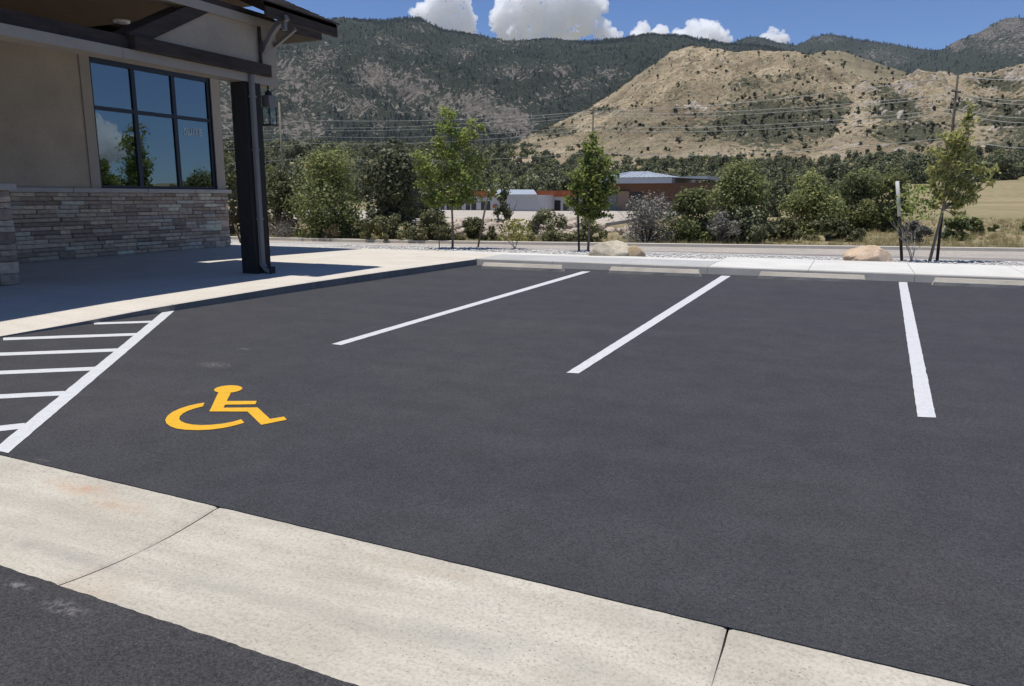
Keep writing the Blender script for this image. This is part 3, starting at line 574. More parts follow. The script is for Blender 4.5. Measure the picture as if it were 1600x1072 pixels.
mark_world('symbol_wheel', sym(wheel_o + wheel_i), symb, 'yellow', 0.003)

# pavement beside the building: slabs that ramp down to the kerb near the hatching
def walk_z(x, y): 
    h = curb_h(y); d = (curb_x(y) - x); return 0.14 - (0.14 - h) * (1 - sstep(0.0, 1.9, d))
walk = box('pavement', (-16.0, -4, -0.10), (-8.9, 17.35, 0.0), MAT['mortar'], kind='structure')
def slab_grid(xf0, xf1, y0, y1, zf, mat, parent, name='slab', g_=0.004, nu=14, nv=14, thick=0.10):
    e = np.concatenate([[0, 0.004], np.linspace(0.03, 0.97, nu - 4), [0.996, 1]]); U, W = np.meshgrid(e, e, indexing='ij')
    Y = y0 + g_ + (y1 - y0 - 2 * g_) * W; x0 = xf0(Y); x1 = xf1(Y); X = x0 + g_ + (x1 - x0 - 2 * g_) * U; Z = zf(X, Y)
    ed = np.minimum(np.minimum(U * (x1 - x0), (1 - U) * (x1 - x0)), np.minimum(W, 1 - W) * (y1 - y0)); Z = Z - 0.006 * np.exp(-ed / 0.008)
    V = np.stack([X, Y, Z], -1).reshape(-1, 3); n = len(V); Vb = V.copy(); Vb[:, 2] -= thick; nu = nv = len(e)
    ring = [i * nv for i in range(nu)] + [(nu - 1) * nv + j for j in range(1, nv)] + [i * nv + nv - 1 for i in range(nu - 2, -1, -1)] + [j for j in range(nv - 2, 0, -1)]
    side = np.array([(ring[i], ring[i] + n, ring[(i + 1) % len(ring)] + n, ring[(i + 1) % len(ring)]) for i in range(len(ring))])
    return put(name, np_mesh(name, np.concatenate([V, Vb]), np.concatenate([grid_faces(nu, nv), side]), mat), parent)
ycuts = [-4, -1, 2, 4.6, 7.45, 10.2, 12.9, 15.42]
cst = lambda c: (lambda y: np.full_like(y, c))
for y0, y1 in zip(ycuts[:-1], ycuts[1:]):
    xs = [cst(-16.25), cst(-13.3), cst(-11.0), lambda y: curb_x(y) - 0.17]
    for fa, fb in zip(xs[:-1], xs[1:]): slab_grid(fa, fb, y0, y1, walk_z, MAT['walk'], walk)
for x0, x1 in [(-20, -16.25), (-16.25, -13.3), (-13.3, -11.0), (-11.0, -9.3)]: slab_grid(cst(x0), cst(x1), 15.42 if x0 > -17 else 16.62, 17.4, lambda x, y: 0.14 + 0 * x, MAT['walk'], walk)
kerb = box('kerb', (-16.2, 15.6, -0.1), (-9.4, 15.9, -0.02), MAT['mortar'], kind='structure')
for y0, y1 in [(-4, -1), (-1, 2), (2, 4.6), (4.6, 7.45), (7.45, 10.2), (10.2, 12.0), (12.0, 13.7), (13.7, 15.42)]:
    nb = 10; ys = np.linspace(y0 + 0.003, y1 - 0.003, nb); V = []
    for y in ys:
        cx, h = float(curb_x(y)), float(curb_h(y)); hi = float(walk_z(cx - 0.17, y))
        V += [(cx - 0.168, y, -0.1), (cx - 0.168, y, hi - 0.002), (cx - 0.035, y, h), (cx - 0.012, y, h - 0.012 * min(1, h / 0.05)), (cx, y, -0.1)]
    Fk = [(i * 5 + k, i * 5 + (k + 1) % 5, (i + 1) * 5 + (k + 1) % 5, (i + 1) * 5 + k) for i in range(nb - 1) for k in range(5)]
    me = np_mesh('kerb_stone', V, Fk, MAT['walk']); me.materials.append(MAT['kerb_face_shade']); bm = bmesh.new(); bm.from_mesh(me); bm.faces.ensure_lookup_table()
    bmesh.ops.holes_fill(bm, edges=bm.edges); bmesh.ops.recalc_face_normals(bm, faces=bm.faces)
    for f in bm.faces: f.material_index = 1 if f.normal.x > 0.8 else 0  # outward faces take the colour with the shade in it
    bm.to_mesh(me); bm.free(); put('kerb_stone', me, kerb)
# far pavement with its kerb
fwalk = box('far_pavement', (-9.2, 15.7, -0.12), (26, 16.6, 0.0), MAT['mortar'], kind='structure')
xj = [-9.3, -7.72, -5.9, -4.35, -2.62, -0.75, 1.05, 2.85, 4.7, 6.6, 9, 12, 18, 26]
for a, b in zip(xj[:-1], xj[1:]):
    grey = b < -2.5
    def top(x, y): return 0.145 + 0.012 * (y - FC) / 2.5
    y1 = 16.85 if grey else 18.05
    slab_grid(cst(a), cst(b), FC + 0.16 if a > -8 else 15.42, y1, top, MAT['walk_grey' if grey else 'walk_white'] if a > -8 else MAT['walk'], fwalk)
    if grey: slab_grid(cst(a), cst(b), y1, 17.4, lambda x, y: 0.152 + 0 * x, MAT['walk_white'], fwalk, 'edging')
fk = box('far_kerb', (-7.0, 15.50, -0.1), (26, 15.54, -0.02), MAT['mortar'], kind='structure')
for a, b in zip(xj[1:-1], xj[2:]):
    nb = 4; xs = np.linspace(a + 0.003, b - 0.003, nb); V = []
    for x in xs:
        f = float(far_y(x)); V += [(x, FC + 0.158, -0.1), (x, FC + 0.158, 0.144), (x, f + 0.052, 0.142), (x, f + 0.032, 0.128), (x, f - 0.02, -0.1)]
    Fk = [(i * 5 + k, i * 5 + (k + 1) % 5, (i + 1) * 5 + (k + 1) % 5, (i + 1) * 5 + k) for i in range(nb - 1) for k in range(5)]
    me = np_mesh('kerb_stone', V, Fk, MAT['curb']); bm = bmesh.new(); bm.from_mesh(me)
    bmesh.ops.holes_fill(bm, edges=bm.edges); bmesh.ops.recalc_face_normals(bm, faces=bm.faces); bm.to_mesh(me); bm.free(); put('kerb_stone', me, fk)

# planting strip with gravel, then the road with kerbs
def road_near(x): return 19.75 + 0.030 * (x + 5)
def road_far(x): return 24.4 + 0.20 * (x + 2.5) if x > -14 else 22.1 + 0.07 * (x + 14)
xs_ = np.linspace(-60, 60, 61)
poly_sheet('gravel_strip', [(-26, 17.36), (-9.3, 17.36), (-2.7, 17.38), (-2.7, 18.02), (40, 18.02), (40, road_near(40)), (-26, road_near(-26))], 0.085, MAT['gravelbed'], kind='structure')
poly_sheet('road', [(x, road_near(x) - 0.05) for x in xs_] + [(x, road_far(x) + 0.3) for x in xs_[::-1]], -0.02, MAT['road'], kind='structure')
poly_sheet('road_lane', [(x, road_near(x) + 0.35) for x in xs_] + [(x, road_near(x) + 0.35 + (road_far(x) - road_near(x)) * 0.42) for x in xs_[::-1]], -0.015, mk_asphalt('road_lane_asphalt', (0.29, 0.262, 0.235)), kind='structure')
def strip_wall(name, fn, x0, x1, w, z0, z1, mat, n=40):
    xs = np.linspace(x0, x1, n); V = []
    for x in xs: y = fn(x); V += [(x, y, z0), (x, y + 0.02, z1), (x, y + w, z1), (x, y + w, z0)]
    Fk = [(i * 4 + k, i * 4 + (k + 1) % 4, (i + 1) * 4 + (k + 1) % 4, (i + 1) * 4 + k) for i in range(n - 1) for k in range(4)]
    me = np_mesh(name, V, Fk, mat); bm = bmesh.new(); bm.from_mesh(me); bmesh.ops.recalc_face_normals(bm, faces=bm.faces); bm.to_mesh(me); bm.free()
    return put(name, me, kind='structure')
strip_wall('road_kerb', lambda x: road_near(x) - 0.16, -40, 40, 0.15, -0.1, 0.10, MAT['walk_white'])
strip_wall('road_far_kerb', lambda x: road_far(x), -60, 60, 0.35, -0.1, 0.07, MAT['walk'], 80)
rng = np.random.default_rng(21)
def pebble_proto(seed, sub=1):
    bm = bmesh.new(); bmesh.ops.create_icosphere(bm, subdivisions=sub, radius=1.0); r = random.Random(seed)
    for v in bm.verts: v.co *= r.uniform(0.75, 1.15); v.co.z *= 0.7
    V = np.array([v.co[:] for v in bm.verts]); Fc = np.array([[v.index for v in f.verts] for f in bm.faces]); bm.free(); return V, Fc
pv, pf = pebble_proto(1); N = 3200; acc = Acc()
gx = rng.uniform(-14, 7.5, N); gx2 = rng.uniform(0, 1, N); ylo = np.where(gx < -2.7, 17.4, 18.04); gy = ylo + (road_near(gx) - 0.2 - ylo) * gx2; gs = rng.uniform(0.012, 0.038, N)
ang = rng.uniform(0, 6.28, N); ca, sa = np.cos(ang), np.sin(ang)
VV = pv[None] * gs[:, None, None]; VV = np.stack([VV[..., 0] * ca[:, None] - VV[..., 1] * sa[:, None], VV[..., 0] * sa[:, None] + VV[..., 1] * ca[:, None], VV[..., 2]], -1) + np.stack([gx, gy, 0.085 + gs * 0.4], -1)[:, None]
put('gravel', np_mesh('gravel', VV.reshape(-1, 3), (pf[None] + (np.arange(N) * len(pv))[:, None, None]).reshape(-1, 3), MAT['gravel']), kind='stuff', label='loose pale gravel covering the planting strip')

# wheel stops
def wheel_stop(x, y, L, rot, label):
    bm = bmesh.new(); prof = [(0, 0), (0.004, 0.055), (0.052, 0.125), (0.113, 0.125), (0.161, 0.055), (0.165, 0)]
    add_prism(bm, [(0, p[0], p[1]) for p in prof], (L, 0, 0))
    bmesh.ops.subdivide_edges(bm, edges=[e for e in bm.edges if abs((e.verts[0].co - e.verts[1].co).x) > 1], cuts=14, use_grid_fill=True)
    for v in bm.verts:
        if v.co.x < 0.001: v.co.x += v.co.z * 0.35
        if v.co.x > L - 0.001: v.co.x -= v.co.z * 0.35
        nz_ = mnoise.noise(Vector((v.co.x * 5 + x, v.co.y * 9, v.co.z * 9))); v.co += Vector((0, 0.004 * nz_, 0.003 * nz_ if v.co.z > 0.02 else 0))
    o = bm_put('wheel_stop', bm, MAT['stop'], None, loc=(x, y, 0.0)); o.rotation_euler = (0, 0, rot)
    tag(o, label, 'wheel stop', 'concrete wheel stops along the far kerb')
    for fx in (0.18, 0.82):
        V, Fc = tube_arrays([(L * fx, 0.075, 0.108), (L * fx, 0.075, 0.119)], [0.013, 0.013], 8); bmx = bmesh.new(); vv = [bmx.verts.new(v) for v in V]
        for f in Fc: bmx.faces.new([vv[i] for i in f])
        bmx.faces.new(vv[8:]); bm_put('anchor_pin', bmx, MAT['bark_dark'], o)
wheel_stop(-7.24, 14.68, 1.84, 0.03, 'beige concrete wheel stop beside the building kerb, farthest left')
wheel_stop(-4.46, 14.80, 1.82, 0.03, 'beige concrete wheel stop between the two slanting parking lines, below the pale boulder')
wheel_stop(-1.60, 14.96, 1.86, 0.02, 'beige concrete wheel stop just left of the upright parking line, below the orange boulder')
wheel_stop(1.30, 15.02, 1.84, 0.02, 'beige concrete wheel stop cut off by the right edge of the picture')

# ------------------------------------------------------------------ the stucco building with its covered porch
XP, XW = -9.80, -16.1                       # porch front plane, recessed window wall
YC = 16.6                                   # right-hand corner of the window wall
bld = thing('storefront_building', 'tan stucco building with stone base and covered porch at left', 'building', (-13, 9, 0))
bld_loc = np.array((-13, 9, 0.0))
def bbox(name, lo, hi, mat, parent=bld, bevel=0.0, **kw):
    o = box(name, np.array(lo) - bld_loc, np.array(hi) - bld_loc, MAT[mat], parent, bevel, **kw); return o
def wy(px, py): return onX(px, py, XW)[1:]
def fy(px, py): return onX(px, py, XP)[1:]
WY0, WY1, WZ0, WZ1 = 12.72, 16.28, 1.70, 4.60
ZF = 0.14; ZCAP = 1.60; ZTOP = 5.15
# window wall as four pieces round the opening
wallm = 'stucco'
w_ = bbox('wall', (XW - 0.2, 2.0, ZCAP), (XW, WY0 - 0.05, ZTOP), wallm)
bbox('wall', (XW - 0.2, WY0 - 0.05, WZ1 + 0.05), (XW, YC, ZTOP), wallm)
bbox('wall', (XW - 0.2, WY1 + 0.05, ZCAP), (XW, YC, WZ1 + 0.05), wallm)
bbox('wall', (XW - 0.2, 2.0, ZF - 0.1), (XW - 0.03, YC - 0.03, ZCAP), 'mortar')
# end wall with its own window, and the room behind
EX0, EX1, EZ0, EZ1 = -18.9, -16.75, 1.0, 3.72
bbox('end_wall', (XW - 0.2, YC - 0.2, ZCAP), (EX1, YC - 0.002, ZTOP), wallm)
bbox('end_wall', (EX0, YC - 0.2, ZF), (EX1, YC - 0.002, EZ0), wallm)
bbox('end_wall', (EX0, YC - 0.2, EZ1), (EX1, YC - 0.002, ZTOP), wallm)
bbox('end_wall', (-23, YC - 0.2, ZF), (EX0, YC - 0.002, ZTOP), wallm)
bbox('end_wall', (EX1, YC - 0.2, ZF), (XW - 0.2, YC - 0.002, ZCAP), wallm)
bbox('room_floor', (-23, 2, ZF - 0.05), (XW - 0.21, YC - 0.21, ZF), 'interior')
bbox('room_wall', (-23.2, 2, ZF), (-23, YC - 0.21, ZTOP), 'interior')
bbox('room_wall', (-23, 1.8, ZF), (XW - 0.21, 2, ZTOP), 'interior')
bbox('room_ceiling', (-23.2, 1.8, ZTOP + 0.003), (XW - 0.005, YC, ZTOP + 0.1), 'interior')
# end window frame and glass
ew = bbox('end_window', (EX0, YC - 0.13, EZ0), (EX0 + 0.06, YC - 0.07, EZ1), 'frame')
ewl = np.array(ew.location)
for lo, hi in [((EX1 - 0.06, YC - 0.13, EZ0), (EX1, YC - 0.07, EZ1)), ((EX0 + 0.06, YC - 0.13, EZ0), (EX1 - 0.06, YC - 0.07, EZ0 + 0.06)), ((EX0 + 0.06, YC - 0.13, EZ1 - 0.06), (EX1 - 0.06, YC - 0.07, EZ1)), ((-17.75, YC - 0.13, EZ0 + 0.06), (-17.68, YC - 0.07, EZ1 - 0.06))]:
    bbox('mullion', lo, hi, 'frame', ew)
# main window: surround, black frame, six panes
bbox('window_trim', (XW, WY0 - 0.27, ZCAP + 0.10), (XW + 0.03, WY0 - 0.02, WZ1 + 0.19), 'trim')
bbox('window_trim', (XW, WY1 + 0.02, ZCAP + 0.10), (XW + 0.03, YC, WZ1 + 0.19), 'trim')
bbox('window_trim', (XW, WY0 - 0.02, WZ1 + 0.02), (XW + 0.028, WY1 + 0.02, WZ1 + 0.19), 'trim')
win = bbox('window', (XW - 0.10, WY0 - 0.05, WZ0), (XW - 0.02, WY0 + 0.05, WZ1), 'frame')
m1, m2, mh = 13.88, 15.08, 3.52
for lo, hi in [((XW - 0.10, WY1 - 0.07, WZ0), (XW - 0.02, WY1 + 0.05, WZ1)), ((XW - 0.10, WY0 + 0.05, WZ0 - 0.02), (XW - 0.015, WY1 - 0.07, WZ0 + 0.07)), ((XW - 0.10, WY0 + 0.05, WZ1 - 0.09), (XW - 0.015, WY1 - 0.07, WZ1 + 0.04)),
               ((XW - 0.10, m1 - 0.055, WZ0 + 0.07), (XW - 0.02, m1 + 0.055, WZ1 - 0.09)), ((XW - 0.10, m2 - 0.055, WZ0 + 0.07), (XW - 0.02, m2 + 0.055, WZ1 - 0.09)),
               ((XW - 0.095, WY0 + 0.05, mh - 0.045), (XW - 0.024, m1 - 0.055, mh + 0.045)), ((XW - 0.095, m1 + 0.055, mh - 0.045), (XW - 0.024, m2 - 0.055, mh + 0.045)), ((XW - 0.095, m2 + 0.055, mh - 0.045), (XW - 0.024, WY1 - 0.07, mh + 0.045))]:
    bbox('mullion', lo, hi, 'frame', win)
for y0, y1 in [(WY0 + 0.05, m1 - 0.055), (m1 + 0.055, m2 - 0.055), (m2 + 0.055, WY1 - 0.07)]:
    for z0, z1 in [(WZ0 + 0.07, mh - 0.045), (mh + 0.045, WZ1 - 0.09)]:
        bbox('pane', (XW - 0.062, y0 - 0.01, z0 - 0.01), (XW - 0.058, y1 + 0.01, z1 + 0.01), 'glass', win)
# lettering seen in the lower right pane
cu = bpy.data.curves.new('lettering', 'FONT'); cu.body = 'SUITE'; cu.size = 0.25; cu.extrude = 0.002
to = bpy.data.objects.new('tmp_text', cu); COL.objects.link(to); bpy.context.view_layer.update()
tm = bpy.data.meshes.new_from_object(to.evaluated_get(bpy.context.evaluated_depsgraph_get())); bpy.data.objects.remove(to)
tm.materials.append(MAT['white']); lt = put('lettering', tm, win); 
LP = np.array((XW - 0.050, 15.33, 3.10)) - bld_loc; lt.rotation_euler = (math.pi / 2, 0, math.pi / 2); lt.location = LP
# stone base: every stone its own piece, laid in broken courses
base = bbox('stone_base', (XW - 0.03, 2.0, ZF - 0.1), (XW + 0.035, YC - 0.05, ZCAP - 0.002), 'mortar')
rs = random.Random(11); stone_meshes = {}
def stone_mesh(L, H, D, k):
    """a split-faced ledge stone"""
    bm = bmesh.new(); bmesh.ops.create_cube(bm, size=1.0, matrix=Matrix.Diagonal((D, L, H, 1)))
    fr = [f for f in bm.faces if f.normal.x > 0.9]; rr = random.Random(k)
    bmesh.ops.bevel(bm, geom=[e for e in bm.edges if all(v.co.x > 0 for v in e.verts)], offset=min(0.012, H * 0.15), segments=1, affect='EDGES')
    for v in bm.verts:
        if v.co.x > 0: v.co.x += rr.uniform(-0.006, 0.008)
        v.co.y += rr.uniform(-0.003, 0.003); v.co.z += rr.uniform(-0.003, 0.003)
    bmesh.ops.recalc_face_normals(bm, faces=bm.faces); me = bpy.data.meshes.new('stone'); bm.to_mesh(me); bm.free(); me.materials.append(MAT['stone']); return me
def lay_stones(parent, ax0, ax1, z0, z1, place, minL=0.22, maxL=0.75, big=0.10):
    """broken-course ashlar: rows of about 9 cm, some stones two rows high"""
    rows = int(round((z1 - z0) / 0.094)); rh = (z1 - z0) / rows; busy = [[] for _ in range(rows)]
    for r in range(rows):
        a = ax0
        while a < ax1 - 0.04:
            hit = [s for s in busy[r] if s[0] - 1e-4 <= a < s[1] - 1e-4]
            if hit: a = hit[0][1]; continue
            nxt = min([s[0] for s in busy[r] if s[0] > a] + [ax1]); L = min(rs.uniform(minL, maxL), nxt - a)
            if nxt - a - L < 0.10: L = nxt - a
            tall = rs.random() < big and r < rows - 1 and not any(s[0] < a + L and s[1] > a for s in busy[r + 1]) and L < 0.6
            h = 2 if tall else 1
            if tall: busy[r + 1].append((a, a + L))
            j = 0.007; me = stone_mesh(L - j, h * rh - j, 0.10, rs.randint(0, 9999)); o = put('stone', me, parent)
            o.location = Vector(np.array(place(a + L / 2, z0 + r * rh + h * rh / 2, rs.uniform(-0.018, 0.020))) - bld_loc); a += L
    return
def on_front(y, z, d): return (XW + 0.03 + d, y, z)
lay_stones(base, 8.2, YC, ZF, ZCAP, on_front, 0.24, 0.80)
for y0, y1 in [(2.0, 4.7), (4.7, 7.4), (7.4, 10.1), (10.1, 11.9), (11.9, 13.9), (13.9, 15.4), (15.4, YC + 0.1)]:
    bbox('cap_stone', (XW - 0.02, y0 + 0.004, ZCAP), (XW + 0.15, y1 - 0.004, ZCAP + 0.10), 'cap', base, 0.01)
# stone-clad pier at the left edge with its post
PX0, PX1, PY0, PY1 = -12.65, -12.02, 7.25, 7.90
pier = bbox('stone_pier', (PX0 + 0.06, PY0 + 0.06, ZF - 0.1), (PX1 - 0.06, PY1 - 0.06, ZCAP), 'mortar')
lay_stones(pier, PY0, PY1, ZF, ZCAP, lambda y, z, d: (PX1 - 0.06 + d, y, z), 0.20, 0.42, 0.35)
for k, r in enumerate(np.arange(ZF, ZCAP - 0.02, 0.1123)):
    xs2 = [PX0 + 0.02, PX0 + rs.uniform(0.2, 0.4), PX1 - 0.10]
    for a, b in zip(xs2[:-1], xs2[1:]):
        o = put('stone', stone_mesh(b - a - 0.008, 0.105, 0.10, k + 40), pier); o.rotation_euler = (0, 0, -math.pi / 2); o.location = Vector(np.array(((a + b) / 2, PY0 + 0.06 + rs.uniform(-0.012, 0.012), r + 0.0562)) - bld_loc)
bbox('pier_cap', (PX0 - 0.06, PY0 - 0.08, ZCAP), (PX1 + 0.06, PY1 + 0.07, ZCAP + 0.11), 'cap', pier, 0.012)
bbox('pier_post', (-12.50, 7.35, ZCAP + 0.11), (-12.17, 7.68, 5.0), 'stucco', pier)
# porch front: timber column, header board, beam, stucco frieze
bbox('column', (-10.12, 10.71, ZF - 0.02), (XP + 0.02, 11.10, 3.46), 'column', bevel=0.012)
hb0, hb1 = fy(0, 52), fy(432, 135)
ZB0, ZB1 = 3.46, 3.60; YE = 11.55
for y0, y1 in [(2.0, 5.2), (5.2, 8.28), (8.28, YE)]:
    bbox('header_board', (-10.10, y0 + 0.003, ZB0), (XP + 0.03, y1 - 0.003, ZB1), 'trim')
bbox('header_beam', (-10.05, 8.45, ZB1), (XP + 0.10, 11.32, ZB1 + 0.20), 'beam', bevel=0.008)
bbox('ledger_beam', (-10.02, 2.0, ZB1), (XP - 0.02, 8.45, ZB1 + 0.19), 'beam')
# stucco panel over the porch end, cut off on the left by the raking timber
ZFR0, ZFR1 = 4.42, 4.56
rk0, rk1 = np.array(fy(214, 72)), np.array(fy(340, 12))
sl = (rk1 - rk0) / np.linalg.norm(rk1 - rk0)
yf = rk0[0] + (ZFR0 - rk0[1]) * sl[0] / sl[1]; ys0 = rk0[0] + (ZB1 + 0.2 - rk0[1]) * sl[0] / sl[1]
pts = [(XP, ys0, ZB1 + 0.2), (XP, YE, ZB1 + 0.2), (XP, YE, ZFR0), (XP, yf, ZFR0)]
prism('stucco_panel', [np.array(p) - bld_loc for p in pts], (-0.22, 0, 0), MAT['stucco'], bld)
bbox('stucco_panel', (-10.02, 11.325, ZB1 + 0.002), (XP + 0.01, YE, ZB1 + 0.2), 'stucco')
bbox('corner_board', (XP + 0.002, 11.17, ZB1 + 0.205), (XP + 0.018, YE + 0.01, ZFR0), 'trim')
nrm2 = np.array([-sl[1], sl[0]]); a = rk0 - sl * 0.06; b = rk0 + sl * 1.75
q = [a, b, b + nrm2 * 0.21, a + nrm2 * 0.21]
prism('raking_timber', [np.array((XP + 0.035, p[0], p[1])) - bld_loc for p in q], (-0.5, 0, 0), MAT['beam'], bld)
bbox('frieze_board', (-10.02, 2.0, ZFR0), (XP + 0.05, YE + 0.02, ZFR1), 'trim')
bbox('frieze_board', (-10.05, 2.0, ZFR1), (XP + 0.02, YE, ZFR1 + 0.10), 'beam')
# porch ceiling with crown beam along the wall
bbox('porch_ceiling', (XW + 0.005, 2.0, 5.02), (-10.1, 12.0, 5.10), 'soffit')
bbox('crown_beam', (XW + 0.002, 2.0, 4.82), (XW + 0.25, 14.6, 5.02), 'beam')
# curved bracket under the eave
def arc_path(c0, c1, sag, n=9):
    c0, c1 = np.array(c0), np.array(c1); t = np.linspace(0, 1, n); P = c0[None] * (1 - t)[:, None] + c1[None] * t[:, None]
    P[:, 2] += sag * np.sin(np.pi * t); return P
EVX, EVZ = -9.26, 4.50                       # eave edge
def bar(name, path, w, h, mat, parent=bld):
    V = []; path = np.array(path)
    T = np.gradient(path, axis=0); T /= np.linalg.norm(T, axis=1)[:, None]
    for p, t in zip(path, T):
        s = np.cross(t, (0, 0, 1)); s /= np.linalg.norm(s); u = np.cross(s, t)
        V += [p - s * w / 2 - u * h / 2, p + s * w / 2 - u * h / 2, p + s * w / 2 + u * h / 2, p - s * w / 2 + u * h / 2]
    n = len(path); bm = bmesh.new(); vv = [bm.verts.new(Vector(np.array(v) - bld_loc)) for v in V]
    for i in range(n - 1):
        for k in range(4): bm.faces.new((vv[i * 4 + k], vv[i * 4 + (k + 1) % 4], vv[(i + 1) * 4 + (k + 1) % 4], vv[(i + 1) * 4 + k]))
    bm.faces.new(vv[:4]); bm.faces.new(vv[-4:][::-1]); return bm_put(name, bm, MAT[mat], parent)
bar('bracket', arc_path((XP + 0.02, 11.22, 4.02), (-9.22, 11.22, 4.54), 0.10), 0.09, 0.09, 'gutter')
bar('bracket', [(XP + 0.02, YE - 0.03, 4.16), (-9.52, YE - 0.03, 4.30), (-9.30, YE - 0.03, 4.42)], 0.06, 0.06, 'gutter')
bbox('bracket_post', (-9.34, 11.20, 4.34), (-9.27, 11.27, 4.56), 'gutter')
# roof: sloping deck, fascia, rafter tails, shingle courses
SL = 0.43
def rz(x): return EVZ + 0.14 + (EVX - x) * SL
def slope_slab(name, x0, x1, y0, y1, off, th, mat, parent=bld):
    pts = [(x0, y0, rz(x0) + off), (x1, y0, rz(x1) + off), (x1, y0, rz(x1) + off + th), (x0, y0, rz(x0) + off + th)]
    return prism(name, [np.array(p) - bld_loc for p in pts], (0, y1 - y0, 0), MAT[mat], parent)
roof = slope_slab('roof', EVX, -13.4, 10.75, 12.66, 0.0, 0.07, 'beam')
slope_slab('roof_deck', -10.22, -13.4, 2.0, 10.75, 0.0, 0.07, 'beam', roof)  # unseen stretch of roof, eave cut back so the pavement edge stays sunlit
bbox('fascia', (EVX - 0.05, 10.75, EVZ - 0.02), (EVX, 12.70, EVZ + 0.20), 'beam', roof)
pts = [(EVX - 0.052, 12.66, rz(EVX) - 0.13), (-13.4, 12.66, rz(-13.4) - 0.13), (-13.4, 12.66, rz(-13.4) + 0.09), (EVX - 0.052, 12.66, rz(EVX) + 0.09)]
prism('barge_board', [np.array(p) - bld_loc for p in pts], (0, 0.05, 0), MAT['beam'], roof)
for y in (11.0, 11.75, 12.3):
    slope_slab('rafter', EVX - 0.055, -11.0, y, y + 0.09, -0.13, 0.128, 'beam', roof)
for k in range(10):
    x0 = EVX + 0.06 - k * 0.17
    for j, y in enumerate(np.arange(10.6 + (k % 2) * 0.14, 12.70, 0.30)):
        y2 = min(y + 0.293, 12.75); pts = [(x0, y, rz(x0) + 0.072 + rs.uniform(0, .006)), (x0 - 0.30, y, rz(x0 - 0.30) + 0.074), (x0 - 0.30, y, rz(x0 - 0.30) + 0.086), (x0, y, rz(x0) + 0.100 + rs.uniform(0, .008))]
        prism('shingle', [np.array(p) - bld_loc for p in pts], (0, y2 - y, 0), MAT['shingle'], roof)
# taller main roof behind, seen only as a dark corner and by its shadow
mr = prism('main_roof', [np.array(p) - bld_loc for p in [(-24.5, 1.5, 5.45), (-14.0, 1.5, 5.45), (-13.6, 12.2, 5.45), (-12.85, 16.95, 5.45), (-24.5, 16.95, 5.45)]], (0, 0, 0.22), MAT['beam'], bld)
# downspout on the column face
dsx = XP + 0.07; yd = 10.83
dsp = bbox('downspout', (XP + 0.022, yd - 0.045, 0.38), (XP + 0.10, yd + 0.045, 3.585), 'gutter', bevel=0.012)
bar('downspout_elbow', [(XP + 0.06, yd, 0.40), (XP + 0.065, yd, 0.30), (XP + 0.13, yd + 0.02, 0.22), (XP + 0.21, yd + 0.05, 0.17)], 0.09, 0.07, 'gutter', dsp)
bbox('downspout_outlet', (XP + 0.12, yd + 0.0, ZF), (XP + 0.24, yd + 0.12, ZF + 0.13), 'blackmetal', dsp)
bbox('downspout_offset', (XP + 0.02, 11.10, ZB1 + 0.21), (XP + 0.06, 11.14, 4.415), 'beam', dsp)
for z in (1.1, 2.3, 3.2): bbox('strap', (XP + 0.018, yd - 0.055, z), (XP + 0.106, yd + 0.055, z + 0.03), 'gutter', dsp)
# recessed ceiling light
lc = gp(190, 33, 5.0); cl = thing('ceiling_light', 'round recessed white light in the dark porch ceiling', 'ceiling light', (lc[0], lc[1], 5.0))
tube('trim_ring', [(0, 0, 0.015), (0, 0, -0.03)], [0.17, 0.15], MAT['white'], cl, 24); tube('lens', [(0, 0, -0.031), (0, 0, -0.05)], [0.11, 0.07], MAT['interior'], cl, 20)
# hanging lantern under the header
ly, lx = 11.33, XP - 0.02; lan = thing('porch_lantern', 'dark metal porch lantern with glass sides beside the column', 'lantern', (lx, ly, 2.76)); lan.scale = (0.8, 0.8, 1.0)
tube('cap', [(0, 0, 0.62), (0, 0, 0.60), (0, 0, 0.54), (0, 0, 0.53)], [0.02, 0.07, 0.08, 0.09], MAT['blackmetal'], lan, 8)
box('hood', (-0.115, -0.115, 0.33), (0.115, 0.115, 0.53), MAT['gutter'], lan, 0.015)
tube('hanger', [(0, 0, 0.62), (0, 0, 0.70)], 0.02, MAT['blackmetal'], lan, 6)
for sx in (-1, 1):
    for sy in (-1, 1): box('cage_bar', (sx * 0.105 - 0.008, sy * 0.105 - 0.008, 0.03), (sx * 0.105 + 0.008, sy * 0.105 + 0.008, 0.33), MAT['blackmetal'], lan)
for s in (-1, 1):
    box('pane', (s * 0.1 - 0.003, -0.095, 0.03), (s * 0.1 + 0.003, 0.095, 0.33), MAT['lamp_glass'], lan); box('pane', (-0.095, s * 0.1 - 0.003, 0.03), (0.095, s * 0.1 + 0.003, 0.33), MAT['lamp_glass'], lan)
box('base_plate', (-0.12, -0.12, 0.0), (0.12, 0.12, 0.03), MAT['blackmetal'], lan, 0.006); tube('lamp_bulb', [(0, 0, 0.03), (0, 0, 0.1), (0, 0, 0.16), (0, 0, 0.2)], [0.02, 0.035, 0.03, 0.008], MAT['white'], lan, 10)

